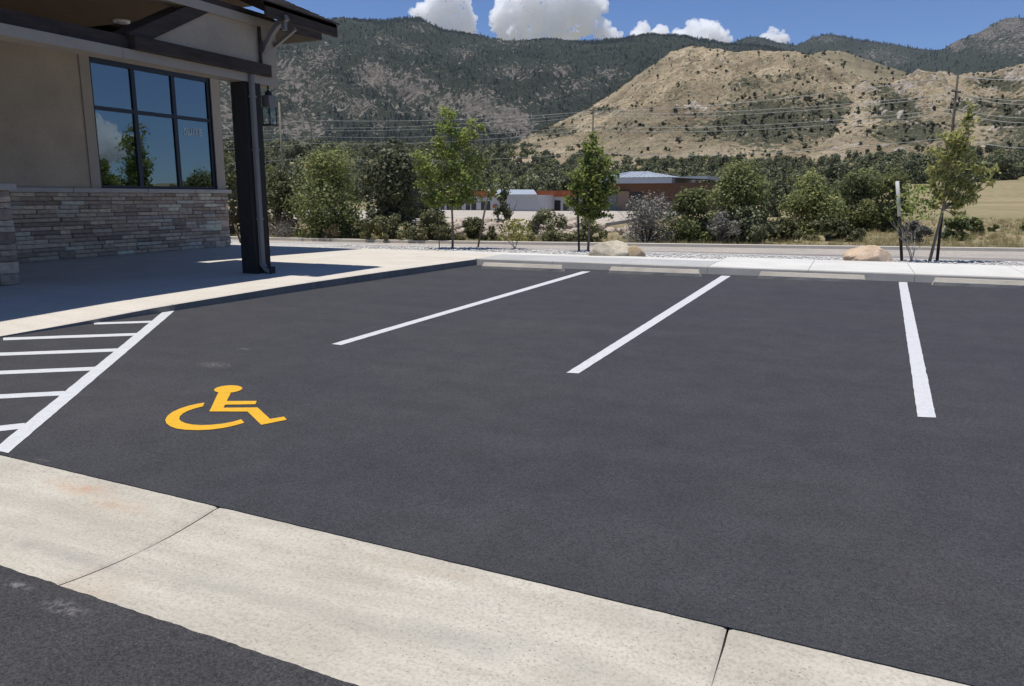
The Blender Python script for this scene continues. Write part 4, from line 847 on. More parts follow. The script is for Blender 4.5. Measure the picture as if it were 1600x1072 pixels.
# ------------------------------------------------------------------ shrubs and trees across the road
def at_px(px, py, z=0.0):
    p = gp(px, py, z); zz = float(base_z(np.array(p[0]), np.array(p[1]))); p = gp(px, py, zz); zz = float(base_z(np.array(p[0]), np.array(p[1])))
    p = np.array((p[0], p[1], zz)); return p, float((p - C0) @ _fw) / F_PX          # point, metres per photo pixel
def shrub(name, label, cat, px, py, wpx, hpx, mat, seed, n=5200, size=0.085, nclump=34, shape=1.0, lo=0.0, trunk=True, twigs=None, dratio=0.9, tb=0.0, aspect=1.7, group=None):
    p, m = at_px(px, py); w, h = wpx * m, hpx * m
    t = thing(name, label, cat, tuple(p - (0, 0, 0.03)), group)
    put('crown', shrub_mesh('crown', MAT[mat], seed, w, w * dratio, h, n, size, nclump, lo, shape, aspect, 0.3, tb), t)
    if trunk: put('trunk', stem_mesh('trunk', MAT['bark_dark'], seed + 1, h * 0.75, 0.02 + 0.012 * h), t)
    if twigs:
        me, _ = twiggy_mesh('twigs', MAT['twig'], seed + 2, w * twigs[1], h * twigs[2], twigs[0], 3, 0.016); put('twigs', me, t)
    return t
shrub('shrub', 'large dense green shrub across the road, right of the dark porch column', 'shrub', 523, 376, 142, 136, 'leaf_bush', 101, 13000, 0.07, 60)
shrub('shrub', 'yellow-green shrub partly hidden behind the porch column', 'shrub', 442, 368, 85, 112, 'leaf_olive', 103, 5200, 0.08, 36, tb=-0.12)
shrub('shrub', 'slim yellowish shrub seen between the stone wall corner and the column', 'shrub', 357, 372, 60, 140, 'leaf_olive', 105, 4200, 0.08, 28)
shrub('shrub', 'small silvery dry shrub at the road edge right of the column', 'shrub', 443, 377, 48, 44, 'leaf_grey', 107, 700, 0.035, 20, trunk=False, twigs=(12, 1.0, 0.95))
shrub('grass_clump', 'straw-coloured tuft at the foot of the large green shrub', 'grass tuft', 520, 379, 30, 28, 'dry', 109, 800, 0.05, 14, trunk=False, aspect=5)
shrub('juniper_tree', 'tall dark juniper behind the large green shrub', 'tree', 612, 352, 92, 132, 'leaf_juniper', 111, 7500, 0.14, 46)
shrub('juniper_tree', 'dark juniper left of the leaning bare sapling, half behind the young tree', 'tree', 664, 346, 70, 98, 'leaf_juniper', 113, 5200, 0.14, 36)
shrub('shrub', 'low olive shrub in front of the dark junipers', 'shrub', 615, 352, 62, 40, 'leaf_olive', 115, 2600, 0.09, 26, trunk=False)
shrub('ground_cover', 'broad low mound of green and grey weeds left of the young tree', 'shrub', 600, 380, 150, 44, 'leaf_olive', 117, 7000, 0.06, 40, trunk=False, tb=-0.1)
shrub('ground_cover', 'low brownish weeds around the foot of the young tree', 'shrub', 672, 381, 112, 50, 'leaf_olive', 119, 5600, 0.06, 34, trunk=False)
shrub('shrub', 'low dark green bush at the foot of the leaning bare sapling', 'shrub', 750, 381, 84, 40, 'leaf_olive', 121, 3600, 0.06, 22, trunk=False, tb=-0.2)
shrub('shrub', 'scrubby bush with bare twigs left of the staked round tree', 'shrub', 856, 382, 76, 60, 'leaf_olive', 123, 3000, 0.06, 22, twigs=(6, 0.8, 0.9))
shrub('shrub', 'weedy green bush behind the stakes of the round tree', 'shrub', 914, 382, 66, 44, 'leaf_olive', 125, 2800, 0.06, 22, trunk=False, tb=-0.1)
shrub('shrub', 'big grey half-bare shrub in front of the brown building', 'shrub', 1010, 382, 104, 82, 'leaf_grey', 127, 4200, 0.05, 44, twigs=(14, 0.95, 0.98))
shrub('shrub', 'green shrub in the middle of the thicket before the brown building', 'shrub', 1078, 381, 96, 86, 'leaf_bush', 129, 8500, 0.066, 44, tb=-0.1)
shrub('shrub', 'small grey twiggy bush low in the middle of the thicket', 'shrub', 1122, 383, 62, 56, 'leaf_grey', 131, 1500, 0.05, 22, twigs=(12, 0.95, 1.0))
shrub('shrub', 'tall bright green shrub at the right end of the thicket', 'shrub', 1150, 380, 108, 128, 'leaf_bush', 133, 11500, 0.068, 54, tb=0.05)
shrub('shrub', 'dark green low bush below the tall shrub at the thicket end', 'shrub', 1172, 383, 70, 62, 'leaf_juniper', 135, 3600, 0.075, 30)
shrub('shrub', 'low leafy bush between the thicket and the rounded green shrub', 'shrub', 1222, 378, 56, 40, 'leaf_olive', 161, 2600, 0.07, 24, trunk=False, tb=-0.1)
shrub('pine_sapling', 'small conical pine left of the yellow-green plant', 'tree', 785, 352, 30, 62, 'leaf_juniper', 163, 1500, 0.09, 22, shape=0.6)
shrub('juniper_tree', 'small juniper on its own left of the rounded green shrub', 'tree', 1212, 340, 40, 56, 'leaf_juniper', 137, 2600, 0.12, 20)
shrub('shrub', 'rounded bright green shrub behind the low hedge, left of the orange boulder', 'shrub', 1268, 366, 92, 96, 'leaf_bush', 139, 9500, 0.075, 44, tb=0.08)
shrub('shrub', 'dark shrub with bare twigs behind the orange boulder', 'shrub', 1335, 362, 92, 92, 'leaf_bush', 141, 8500, 0.07, 40, twigs=(6, 0.9, 0.95), tb=-0.15)
shrub('shrub', 'dark green shrub just left of the white-topped stake', 'shrub', 1388, 360, 76, 96, 'leaf_bush', 143, 7200, 0.07, 36, tb=-0.12)
shrub('hedge_shrub', 'low spreading green bushes along the road behind the orange boulder', 'shrub', 1300, 377, 130, 34, 'leaf_olive', 145, 5200, 0.06, 44, trunk=False, tb=-0.15, dratio=0.45)
shrub('shrub', 'brownish dry bush behind the bare sapling', 'shrub', 1425, 381, 62, 36, 'leaf_grey', 147, 2200, 0.05, 24, trunk=False, tb=-0.2)
shrub('juniper_tree', 'broad dark juniper standing above the tan field', 'tree', 1392, 291, 92, 72, 'leaf_juniper', 149, 6500, 0.34, 44)
shrub('shrub', 'round dark green bush in the dry field right of the staked tree', 'shrub', 1492, 377, 46, 40, 'leaf_bush', 151, 2600, 0.07, 24, tb=-0.15)
shrub('shrub', 'pair of small green bushes joined in the dry field', 'shrub', 1522, 366, 34, 28, 'leaf_bush', 153, 1700, 0.07, 18, tb=-0.1)
shrub('shrub', 'tiny lone green bush in the dry field', 'shrub', 1554, 357, 21, 13, 'leaf_bush', 155, 900, 0.06, 10, trunk=False)
shrub('shrub', 'small green bush at the right edge of the picture', 'shrub', 1602, 358, 24, 16, 'leaf_bush', 157, 900, 0.06, 10, trunk=False)

def young_tree(name, label, px, py, hpx, z, mat, seed, crown, leaf, nleaf, aspect, droop=None, extra=None, lean=(0, 0), trunk_r=0.035):
    """sapling: trunk, limbs and leaves growing along the fine branches; crown = list of (dx,dz,r) lobes in photo pixels"""
    p = gp(px, py, z); m = float((p - C0) @ _fw) / F_PX; rng = np.random.default_rng(seed); h = hpx * m
    t = thing(name, label, 'tree', tuple(p)); acc = Acc()
    n = 9; tp = np.array([[lean[0] * m * (i / (n - 1)) + 0.03 * math.sin(i * 1.3), 0.02 * math.cos(i), h * 0.93 * i / (n - 1)] for i in range(n)]); tp[:, 0] = lean[0] * m * (np.arange(n) / (n - 1)) ** 1.25 + 0.015 * np.sin(np.arange(n) * 1.3) * (np.arange(n) > 0)
    # the lean is across the picture, i.e. along the camera's right
    R3 = np.stack([_rt, np.array([-_rt[1], _rt[0], 0]), np.array([0, 0, 1.0])], 1)
    V, Fc = tube_arrays(tp @ R3.T, np.linspace(trunk_r, 0.008, n), 7); acc.add(V, Fc, 0.5)
    P = []; O = []
    for (dx, dz, r) in crown:
        c = np.array([dx * m, rng.uniform(-0.35, 0.35) * r * m, dz * m]); zt = np.clip(c[2] - 0.55 * abs(c[0]) - 0.2, 0.32 * h, 0.86 * h); k = np.interp(zt, tp[:, 2], np.arange(n)); base_p = tp[int(k)] + (tp[min(n - 1, int(k) + 1)] - tp[int(k)]) * (k % 1)
        mid = (base_p + c) / 2 + np.array([0, 0, -0.05 * h * 0.3]); path = np.array([base_p, base_p * .6 + mid * .4 + (0, 0, .02), mid, mid * 0.4 + c * 0.6, c])
        V, Fc = tube_arrays(path @ R3.T, np.linspace(trunk_r * 0.4, 0.004, 5), 5); acc.add(V, Fc, 0.5)
        for s in range(7):
            d = rng.normal(size=3); d[2] = abs(d[2]) * 0.5 + 0.1; d /= np.linalg.norm(d); a = path[rng.integers(2, 5)]; L = r * m * rng.uniform(0.7, 1.25); tw = np.array([a, a + d * L * 0.5 + (0, 0, 0.03), a + d * L + (0, 0, -0.02 if droop else 0.03)])
            V, Fc = tube_arrays(tw @ R3.T, [0.005, 0.004, 0.002], 3); acc.add(V, Fc, 0.5)
            nn = int(nleaf * (r / 18) ** 1.15 / 7); u = rng.uniform(0.1, 1.05, nn)[:, None]; q = tw[0] * (1 - u) ** 2 + 2 * tw[1] * u * (1 - u) + tw[2] * u ** 2 + rng.normal(size=(nn, 3)) * 0.22 * r * m
            P.append(q); O.append(rng.normal(size=(nn, 3)) * 0.2)
    put('trunk', acc.mesh('trunk', MAT['bark'], True), t)
    P = np.concatenate(P) @ R3.T; V, Fc = leaf_quads(P, leaf, rng, 0.45, aspect, np.concatenate(O), droop)
    tint = np.clip(0.5 + 0.22 * rng.normal(size=len(P)) + 0.25 * (P[:, 2] / h - 0.6), 0, 1).repeat(4)
    put('crown', np_mesh('crown', V, Fc, MAT[mat], {'tint': tint}), t)
    return t, m, R3
T1 = [(0, 200, 16), (28, 185, 16), (48, 178, 10), (-8, 180, 18), (20, 165, 20), (-20, 158, 16), (0, 145, 24), (30, 140, 22), (-48, 140, 14), (-35, 125, 18), (-55, 120, 13), (50, 125, 16), (10, 120, 26), (-15, 105, 22), (30, 100, 24), (-40, 95, 18), (55, 100, 16), (60, 82, 13), (10, 82, 22), (-25, 80, 17), (38, 75, 18), (15, 68, 14), (-45, 72, 12), (-30, 66, 10)]
young_tree('young_tree', 'slim young tree with loose green crown left of the leaning sapling, opposite the kerb corner', 707, 388, 214, 0.1, 'leaf_tree', 201, T1, 0.056, 270, 1.6)
T2 = [(5, 172, 9), (0, 155, 14), (14, 148, 14), (-10, 138, 16), (20, 130, 18), (2, 122, 20), (-18, 112, 16), (28, 110, 16), (8, 102, 22), (-26, 95, 16), (30, 92, 18), (-8, 88, 22), (14, 82, 22), (-34, 80, 12), (36, 104, 10), (44, 115, 7), (-22, 72, 16), (4, 68, 20), (26, 70, 16), (-12, 58, 14), (14, 54, 14), (28, 52, 10), (4, 46, 9)]
young_tree('young_tree', 'compact young tree with dense rounded green crown beside the pale boulder', 919, 392, 178, 0.1, 'leaf_tree', 203, T2, 0.055, 340, 1.5)
T3 = [(36, 235, 8), (30, 215, 10), (20, 195, 13), (38, 190, 12), (5, 185, 15), (25, 172, 16), (-12, 165, 15), (45, 165, 13), (8, 155, 17), (35, 148, 16), (-10, 140, 14), (60, 140, 15), (78, 148, 12), (88, 138, 11), (20, 128, 15), (72, 122, 12), (48, 118, 14), (-8, 118, 13), (95, 128, 8), (5, 100, 14), (28, 105, 13), (-12, 92, 9), (40, 92, 12), (60, 95, 10), (55, 108, 10), (45, 72, 7)]
young_tree('young_tree', 'airy young tree with narrow drooping leaves and black stake at right', 1453, 409, 250, 0.09, 'leaf_willow', 205, T3, 0.046, 140, 3.4, 0.45, lean=(42, 0))
# small sapling with sparse leaves, half bare
def sapling(name, label, px, py, z, hpx, seed, leafmat, nleaf, leafz, spread=0.5, leaf=0.05, lw=18):
    p = gp(px, py, z); m = float((p - C0) @ _fw) / F_PX; rng = np.random.default_rng(seed); t = thing(name, label, 'sapling', tuple(p)); acc = Acc(); tips = []
    for k in range(3): branchy(acc, rng, np.zeros(3), np.array([rng.normal() * spread, rng.normal() * spread, 1.0]), hpx * m * 0.5, 0.012, 2, tips, 0.55, 0.35, 4, (1, 3), 5, 0.6)
    put('trunk', acc.mesh('trunk', MAT['twig'], True), t)
    if nleaf:
        P = np.stack([rng.normal(size=nleaf) * lw * m * 0.5, rng.normal(size=nleaf) * lw * m * 0.5, rng.uniform(leafz[0], leafz[1], nleaf) * hpx * m], 1); V, Fc = leaf_quads(P, leaf, rng, 0.4, 1.8)
        put('crown', np_mesh('crown', V, Fc, MAT[leafmat], {'tint': np.clip(rng.normal(size=nleaf) * .25 + .5, 0, 1).repeat(4)}), t)
    return t
sapling('sapling', 'half-bare grey sapling beside the white-topped stake', 1424, 409, 0.09, 118, 301, 'leaf_tree', 420, (0.55, 1.0), 0.45, 0.05, 30)
sapling('young_plant', 'small yellow-green plant on the gravel strip between the two left trees', 805, 389, 0.09, 44, 303, 'leaf_yellow', 520, (0.3, 1.05), 0.8, 0.05, 26)
def post(name, label, cat, a, b, r, mat, tip=None, sides=8):
    a, b = np.array(a), np.array(b); t = tube(name, [(0, 0, -0.1), tuple((b - a) * 0.5), tuple(b - a)], r, MAT[mat], None, sides, tuple(a), label=label, cat=cat)
    if tip: 
        d = (b - a) / np.linalg.norm(b - a); tube('sleeve', [tuple(b - a - d * tip[0]), tuple(b - a + d * 0.01)], r * 1.25, MAT[tip[1]], t, sides)
    return t
def post_px(name, label, cat, x0, y0, x1, y1, z, r, mat, tip=None):
    a = gp(x0, y0, z); b = a + 0; d0 = float((a - C0) @ _fw); rr = ray(x1, y1); b = C0 + rr * d0 / float(rr @ _fw); return post(name, label, cat, a, b, r, mat, tip)
post_px('tree_stake', 'thin dark stake left of the loose-crowned young tree', 'stake', 687, 389, 683, 330, 0.09, 0.014, 'bark_dark')
post_px('leaning_stake', 'leaning bare dark pole right of the loose-crowned young tree', 'stake', 746, 386, 764, 296, 0.02, 0.03, 'bark', (0.6, 'twig'))
post_px('tree_stake', 'black stake left of the compact round-crowned tree', 'stake', 905, 393, 902, 300, 0.09, 0.03, 'stake')
post_px('tree_stake', 'black leaning stake tied to the drooping-leaved tree', 'stake', 1464, 409, 1472, 332, 0.09, 0.032, 'stake')
post_px('tree_stake', 'dark stake with a white upper end, left of the half-bare sapling', 'stake', 1410, 408, 1402, 284, 0.09, 0.032, 'stake', (0.78, 'pvc'))
post_px('tree_stake', 'short black post beside the corner of the stone wall', 'stake', 354, 379, 352, 345, 0.1, 0.10, 'stake')
post_px('leaning_stake', 'thin rusty stake leaning behind the porch column', 'stake', 377, 379, 366, 350, 0.1, 0.03, 'bark_dark')
post_px('dead_branch', 'short bleached dead branch behind the black stake', 'branch', 1473, 366, 1482, 344, 0.1, 0.06, 'pvc')

# boulders
def boulder(name, label, px, py, wpx, hpx, z, mat, seed, dr=0.7, flat=0.35, parent=None):
    p = gp(px, py, z); m = float((p - C0) @ _fw) / F_PX; w, h = wpx * m / 2, hpx * m
    bm = bmesh.new(); bmesh.ops.create_icosphere(bm, subdivisions=5, radius=1.0); sd = Vector((seed * 3.1, seed * 1.7, seed))
    pl = [(Vector((random.Random(seed + i).uniform(-1, 1), random.Random(seed + i + 50).uniform(-1, 1), random.Random(seed + i + 90).uniform(-0.3, 1))).normalized(), random.Random(seed + i + 9).uniform(0.72, 0.95)) for i in range(9)]
    for v in bm.verts:
        d = v.co.normalized(); r = 1.0 + 0.12 * mnoise.noise(d * 1.4 + sd) + 0.07 * mnoise.noise(d * 4 + sd) + 0.045 * mnoise.noise(Vector((d.x * 7, d.y * 7, d.z * 16)) + sd) + 0.022 * mnoise.noise(d * 25 + sd)
        co = d * r
        for nrm, off in pl:
            s = co.dot(nrm) - off
            if s > 0: co -= nrm * s * 0.85
        zz = co.z * h * 0.74 + h * 0.28; v.co = Vector((co.x * w * 1.06, co.y * w * dr, zz))
    o = bm_put(name, bm, MAT[mat], parent, True, tuple(p + np.array((0, 0, -0.02)))); o.rotation_euler = (0, 0, YAW); tag(o, label, 'boulder', 'boulders on the gravel strip'); return o
boulder('boulder', 'large pale grey boulder beside the compact round tree', 953, 402, 64, 27, 0.10, 'rock_pale', 3, 0.8)
boulder('boulder', 'small yellowish boulder leaning against the large pale one', 989, 402.5, 34, 20, 0.10, 'rock_tan', 8, 0.8)
boulder('boulder', 'flat orange-tan boulder alone on the gravel strip', 1356, 408.5, 72, 25, 0.09, 'rock_orange', 14, 0.8)

# riprap bank below the far lot
bank = box('riprap_bank', (-29, 27.5, -0.4), (-9.0, 39.5, -0.16), MAT['bark_dark']); tag(bank, 'bank of pale tumbled rocks below the white building', 'rock bank')
rr_ = random.Random(5); rock_protos = []
for k in range(6):
    bm = bmesh.new(); bmesh.ops.create_icosphere(bm, subdivisions=2, radius=1.0); sd = Vector((k * 7.7, k * 2.2, k))
    for v in bm.verts: d = v.co.normalized(); v.co = d * (1 + 0.35 * mnoise.noise(d * 1.1 + sd) + 0.1 * mnoise.noise(d * 4 + sd)); v.co.z *= 0.68
    me = bpy.data.meshes.new('rock'); bm.to_mesh(me); bm.free(); me.materials.append(MAT['riprap']); rock_protos.append(me)
for k in range(135):
    px = rr_.choice([rr_.uniform(690, 1000), rr_.uniform(700, 900)]); py = rr_.uniform(351, 374); p, m = at_px(px, py); s = rr_.uniform(9, 20) * m * 0.6
    o = put('rock', rock_protos[k % 6], bank); o.location = Vector(p) + Vector((0, 0, s * 0.35)) ; o.rotation_euler = (rr_.uniform(-.3, .3), rr_.uniform(-.3, .3), rr_.uniform(0, 6.28)); o.scale = (s * rr_.uniform(0.9, 1.5), s * rr_.uniform(0.8, 1.2), s * rr_.uniform(0.75, 1.25))

# ------------------------------------------------------------------ far buildings on their pale lot
prism('far_lot', [(-62, 40.5, -0.5), (-12.5, 40.5, -0.5), (-16, 84, -0.5), (-62, 84, -0.5)], (0, 0, 0.60), MAT['lot_dirt'], kind='structure')
YB = 75.0
def fb(name, x0, y0, x1, y1, Yf, depth, mat, parent, off=0.0, zmin=None, **kw):
    """block whose front face covers photo box (x0,y0)-(x1,y1) on the plane Y=Yf"""
    a, b = onY(x0, y1, Yf), onY(x1, y0, Yf); z0 = min(a[2], onY(x1, y1, Yf)[2]) if zmin is None else zmin; z1 = max(b[2], onY(x0, y0, Yf)[2]) if zmin is not None and y0 < 0 else (b[2] + onY(x0, y0, Yf)[2]) / 2
    return box(name, (a[0], Yf - off, z0), (b[0], Yf - off + depth, z1), MAT[mat], parent, **kw)
wb = thing('white_building', 'long low white building with orange fascia and dark openings across the road', 'building', (0, 0, 0))
fb('wall', 674, 307, 786, 332, YB, 7, 'pale_wall', wb, zmin=0.0); fb('fascia', 674, 299, 775, 307, YB, 7.2, 'orange', wb, 0.15)
for k, (x0, x1) in enumerate([(681, 694), (698, 721), (728, 744), (752, 766)]):
    o = fb('opening', x0, 314, x1, 330, YB, 0.3, 'dark_open', wb, 0.04); fb('lintel', x0 - 1, 312.4, x1 + 1, 314, YB, 0.3, 'pale_wall', o, 0.10)
    fb('mullion', (x0 + x1) / 2 - 0.6, 314, (x0 + x1) / 2 + 0.6, 330, YB, 0.3, 'pale_wall', o, 0.07)
fb('shed_wall', 786, 305, 852, 332, YB - 2.5, 9, 'pale_wall', wb, zmin=0.0)
for k in range(22): fb('siding_rib', 787 + k * 3, 306, 787.7 + k * 3, 331, YB - 2.5, 0.05, 'pale_wall', wb, 0.05, zmin=0.02)
a, b, c, d = onY(773, 305.5, YB - 2.7), onY(839, 305.5, YB - 2.7), onY(834, 298, YB + 2), onY(778, 298, YB + 2)
prism('shed_roof', [a, b, c, d], (0, 0, 0.12), MAT['metal_roof'], wb)
fb('wall', 852, 307, 905, 332, YB, 7, 'pale_wall', wb, zmin=0.0); fb('fascia', 837.5, 298, 905, 307.5, YB, 7.2, 'orange', wb, 0.18)
for x0, y0, x1, y1 in [(852.5, 313, 876, 329), (880, 318, 889.5, 329)]:
    o = fb('opening', x0, y0, x1, y1, YB, 0.3, 'dark_open', wb, 0.04)
    if x1 - x0 > 15: fb('mullion', 865, y0, 866.5, y1, YB, 0.3, 'pale_wall', o, 0.07)
fb('sign_panel', 771, 320, 777, 325, YB, 0.1, 'orange', wb, 0.2)
bb = thing('brown_building', 'brown building with grey metal hip roof behind the thicket', 'building', (0, 0, 0)); YBB = 78.0
fb('wall', 935, 286, 1106, 332, YBB, 12, 'brown_wall', bb, zmin=0.0)
fb('pilaster', 965.6, 299, 984, 331, YBB, 0.4, 'tan_wall', bb, 0.30, zmin=0.05)
gd = fb('garage_door', 940, 302, 965, 331, YBB, 0.3, 'door_grey', bb, 0.06, zmin=0.05)
for k in range(4): fb('door_panel', 941, 304 + k * 6.6, 964, 309.6 + k * 6.6, YBB, 0.1, 'door_grey', gd, 0.10)
wd = fb('window', 985.5, 300, 1003, 330, YBB, 0.3, 'dark_open', bb, 0.05); fb('mullion', 993.5, 300, 994.6, 330, YBB, 0.3, 'brown_wall', wd, 0.09)
fb('fascia', 934, 277.8, 1050, 286, YBB - 1.2, 12, 'metal_roof', bb, 0.0)
zt = onY(990, 277.5, YBB - 1.2)[2]; x0, x1 = onY(934, 278, YBB - 1.2)[0], onY(1050, 278, YBB - 1.2)[0]; zp = onY(1000, 268, YBB + 4)[2]; xp0, xp1 = onY(988, 268, YBB + 4)[0], onY(1011, 268, YBB + 4)[0]
bm = bmesh.new(); V = [bm.verts.new(p) for p in [(x0 - .2, YBB - 1.4, zt + 0.01), (x1 + .1, YBB - 1.4, zt + 0.01), (x1 + .1, YBB + 10, zt + 0.01), (x0 - .2, YBB + 10, zt + 0.01), (xp0, YBB + 4, zp), (xp1, YBB + 4, zp)]]
for f in [(0, 1, 5, 4), (1, 2, 5), (2, 3, 4, 5), (3, 0, 4), (3, 2, 1, 0)]: bm.faces.new([V[i] for i in f])
hr = bm_put('hip_roof', bm, MAT['metal_roof'], bb)
for k in range(15):                                        # standing seams
    t = (k + 0.5) / 15; a = np.array([x0 - .2 + (x1 - x0 + .3) * t, YBB - 1.4, zt + 0.02]); top = np.array([np.clip(a[0], xp0, xp1), YBB + 4, zp + 0.01])
    fr_ = 1.0; V2, F2 = tube_arrays([a, a + (top - a) * fr_], [0.04, 0.04], 4); put('seam', np_mesh('seam', V2, F2, MAT['metal_roof']), hr)
a, b, c, d = onY(1050, 277, YBB - 0.3), onY(1105, 274.5, YBB - 0.3), onY(1105, 280.0, YBB - 0.3), onY(1056, 277.8, YBB - 0.3)
prism('wing_roof', [a, b, c, d], (0, 9, 0), MAT['metal_roof'], bb)

# ------------------------------------------------------------------ power line
def pole(label, px, dist, ytop, r, mat, arms):
    az, tn = azt(px, ytop); x, y = dist * math.sin(az), dist * math.cos(az); zb = float(base_z(np.array(x), np.array(y))); zt = CAMH + dist * tn
    t = thing('power_pole', label, 'power pole', (x, y, zb - 0.3), 'poles of the power line'); H = zt - zb + 0.3
    tube('post', [(0, 0, 0), (0, 0, H * 0.5), (0, 0, H)], [r, r * 0.85, r * 0.65], MAT[mat], t)
    for az_ in arms: 
        d = np.array([0.45, 0.9, 0]); d /= np.linalg.norm(d); zz = CAMH + dist * azt(px, az_)[1] - zb + 0.3
        tube('crossarm', [tuple(-d * 0.7 + (0, 0, zz)), tuple(d * 0.7 + (0, 0, zz))], 0.055, MAT[mat], t, 6)
        for s in (-0.6, 0.6): tube('insulator', [tuple(d * s + (0, 0, zz + 0.03)), tuple(d * s + (0, 0, zz + 0.2))], 0.04, MAT['pvc'], t, 6)
    return (x, y)
pole('dark wooden power pole behind the airy drooping-leaved tree', 1497, 62, 116, 0.11, 'pole', [143])
pole('wooden power pole rising behind the compact round tree', 927, 98, 168, 0.12, 'pole', [173])
pole('dark wooden power pole above the large green shrub', 485, 120, 184, 0.16, 'pole', [188])
pole('pale wooden power pole close to the porch lantern', 436, 105, 160, 0.16, 'pole_pale', [])
def wire(pts, sag=0.25):
    P3 = []
    for (px, py, dist) in pts: az, tn = azt(px, py); P3.append(np.array([dist * math.sin(az), dist * math.cos(az), CAMH + dist * tn]))
    path = []
    for a, b in zip(P3[:-1], P3[1:]):
        t = np.linspace(0, 1, 14)[:-1, None]; q = a * (1 - t) + b * t; q[:, 2] -= sag * 4 * (t * (1 - t))[:, 0]; path += list(q)
    path.append(P3[-1]); return path
for k, (ya, yb, yc, yd, lab) in enumerate([(188, 174, 119, 98, 'topmost'), (200, 176, 146, 139, 'second'), (204, 181, 150, 144, 'third'), (213, 196, 170, 164, 'fourth'), (224, 202, 176, 171, 'lowest but one'), (246, 238, 214, 210, 'lowest')]):
    o = tube('overhead_wire', wire([(150, ya + 6, 150), (485, ya, 120), (927, yb, 98), (1497, yc, 62), (1760, yd, 55)], 0.5 + 0.05 * k), 0.014 if k else 0.018, MAT['wire'], None, 4)
    tag(o, f'{lab} pale overhead wire of the power line crossing in front of the hills', 'wire', 'wires of the power line')

# ------------------------------------------------------------------ masses of vegetation (instanced)
def scatter(name, label, pts, sc, protos, seed=0):
    rng = np.random.default_rng(seed); n = len(pts); me = bpy.data.meshes.new(name); me.vertices.add(n); me.vertices.foreach_set('co', np.asarray(pts, np.float32).ravel())
    for an, av, ty in (('sc', np.asarray(sc, np.float32), 'FLOAT'), ('rot', rng.uniform(0, 6.28, n).astype(np.float32), 'FLOAT'), ('pick', rng.integers(0, len(protos), n).astype(np.int32), 'INT')):
        me.attributes.new(an, ty, 'POINT').data.foreach_set('value', av)
    col = bpy.data.collections.new(name + '_kinds')
    for i, pm in enumerate(protos): col.objects.link(bpy.data.objects.new(f'{name}_kind_{i}', pm))
    ng = bpy.data.node_groups.new(name, 'GeometryNodeTree'); ng.interface.new_socket('Geometry', in_out='INPUT', socket_type='NodeSocketGeometry'); ng.interface.new_socket('Geometry', in_out='OUTPUT', socket_type='NodeSocketGeometry')
    N = ng.nodes.new; Lk = ng.links.new; gi, go = N('NodeGroupInput'), N('NodeGroupOutput'); iop = N('GeometryNodeInstanceOnPoints'); ci = N('GeometryNodeCollectionInfo')
    ci.inputs['Collection'].default_value = col; ci.inputs['Separate Children'].default_value = True; ci.inputs['Reset Children'].default_value = True
    def na(nm, ty):
        q = N('GeometryNodeInputNamedAttribute'); q.data_type = ty; q.inputs['Name'].default_value = nm; return q.outputs['Attribute']
    cx = N('ShaderNodeCombineXYZ'); Lk(na('rot', 'FLOAT'), cx.inputs['Z']); Lk(cx.outputs[0], iop.inputs['Rotation'])
    Lk(gi.outputs[0], iop.inputs['Points']); Lk(ci.outputs[0], iop.inputs['Instance']); iop.inputs['Pick Instance'].default_value = True
    Lk(na('pick', 'INT'), iop.inputs['Instance Index']); Lk(na('sc', 'FLOAT'), iop.inputs['Scale']); Lk(iop.outputs[0], go.inputs[0])
    o = put(name, me, kind='stuff', label=label); md = o.modifiers.new('scatter', 'NODES'); md.node_group = ng; return o
rng = np.random.default_rng(77)
jun = [shrub_mesh(f'juniper_{k}', MAT['leaf_juniper'], 400 + k, 1.0, 1.0, 0.95 + 0.2 * (k % 2), 700, 0.085, 26, 0.0, 0.9) for k in range(4)] + [shrub_mesh('juniper_b', MAT['leaf_bush'], 410, 1.0, 1.0, 0.9, 600, 0.085, 22, 0.0, 0.9, tintbias=-0.15)]
def sector(n, r0, r1, a0, a1):
    r = np.sqrt(rng.uniform(r0 ** 2, r1 ** 2, n)); a = np.radians(rng.uniform(a0, a1, n)); return r * np.sin(a), r * np.cos(a), r, a
x, y, r, a = sector(5200, 92, 345, -62, 40)
dens = 0.55 + 0.5 * fbm(x / 35, y / 35, 3); keep = rng.uniform(0, 1, len(x)) < np.clip(dens, 0.08, 1)
keep &= ~((y < 100) & (x > -66) & (x < -9)); keep &= ~((a > math.radians(6.5)) & (r < 150)); keep &= ~((a > math.radians(1)) & (r < 112))
pxs = proj(np.stack([x, y, base_z(x, y)], -1)); keep &= ~((np.abs(pxs[:, 0] - 1390) < 30) & (r < 150))
x, y, r = x[keep], y[keep], r[keep]
scatter('juniper_woodland', 'dark juniper and oak woodland covering the slope below the hills', np.stack([x, y, base_z(x, y) - 0.15], -1), rng.uniform(2.4, 4.8, len(x)), jun, 1)
x, y, r, a = sector(6500, 345, 1300, -62, -14); dens = 0.5 + 0.8 * fbm(x / 80, y / 80, 3); keep = rng.uniform(0, 1, len(x)) < np.clip(dens, 0.03, 1); x, y = x[keep], y[keep]
scatter('distant_woodland', 'far dark scrub forest at the foot of the mountain', np.stack([x, y, base_z(x, y) - 0.5], -1), rng.uniform(5, 9.5, len(x)), jun, 2)
hb = [shrub_mesh(f'hill_shrub_{k}', MAT['leaf_far'], 430 + k, 1.0, 1.0, 0.8, 90, 0.26, 10, 0.0, 0.9) for k in range(3)]
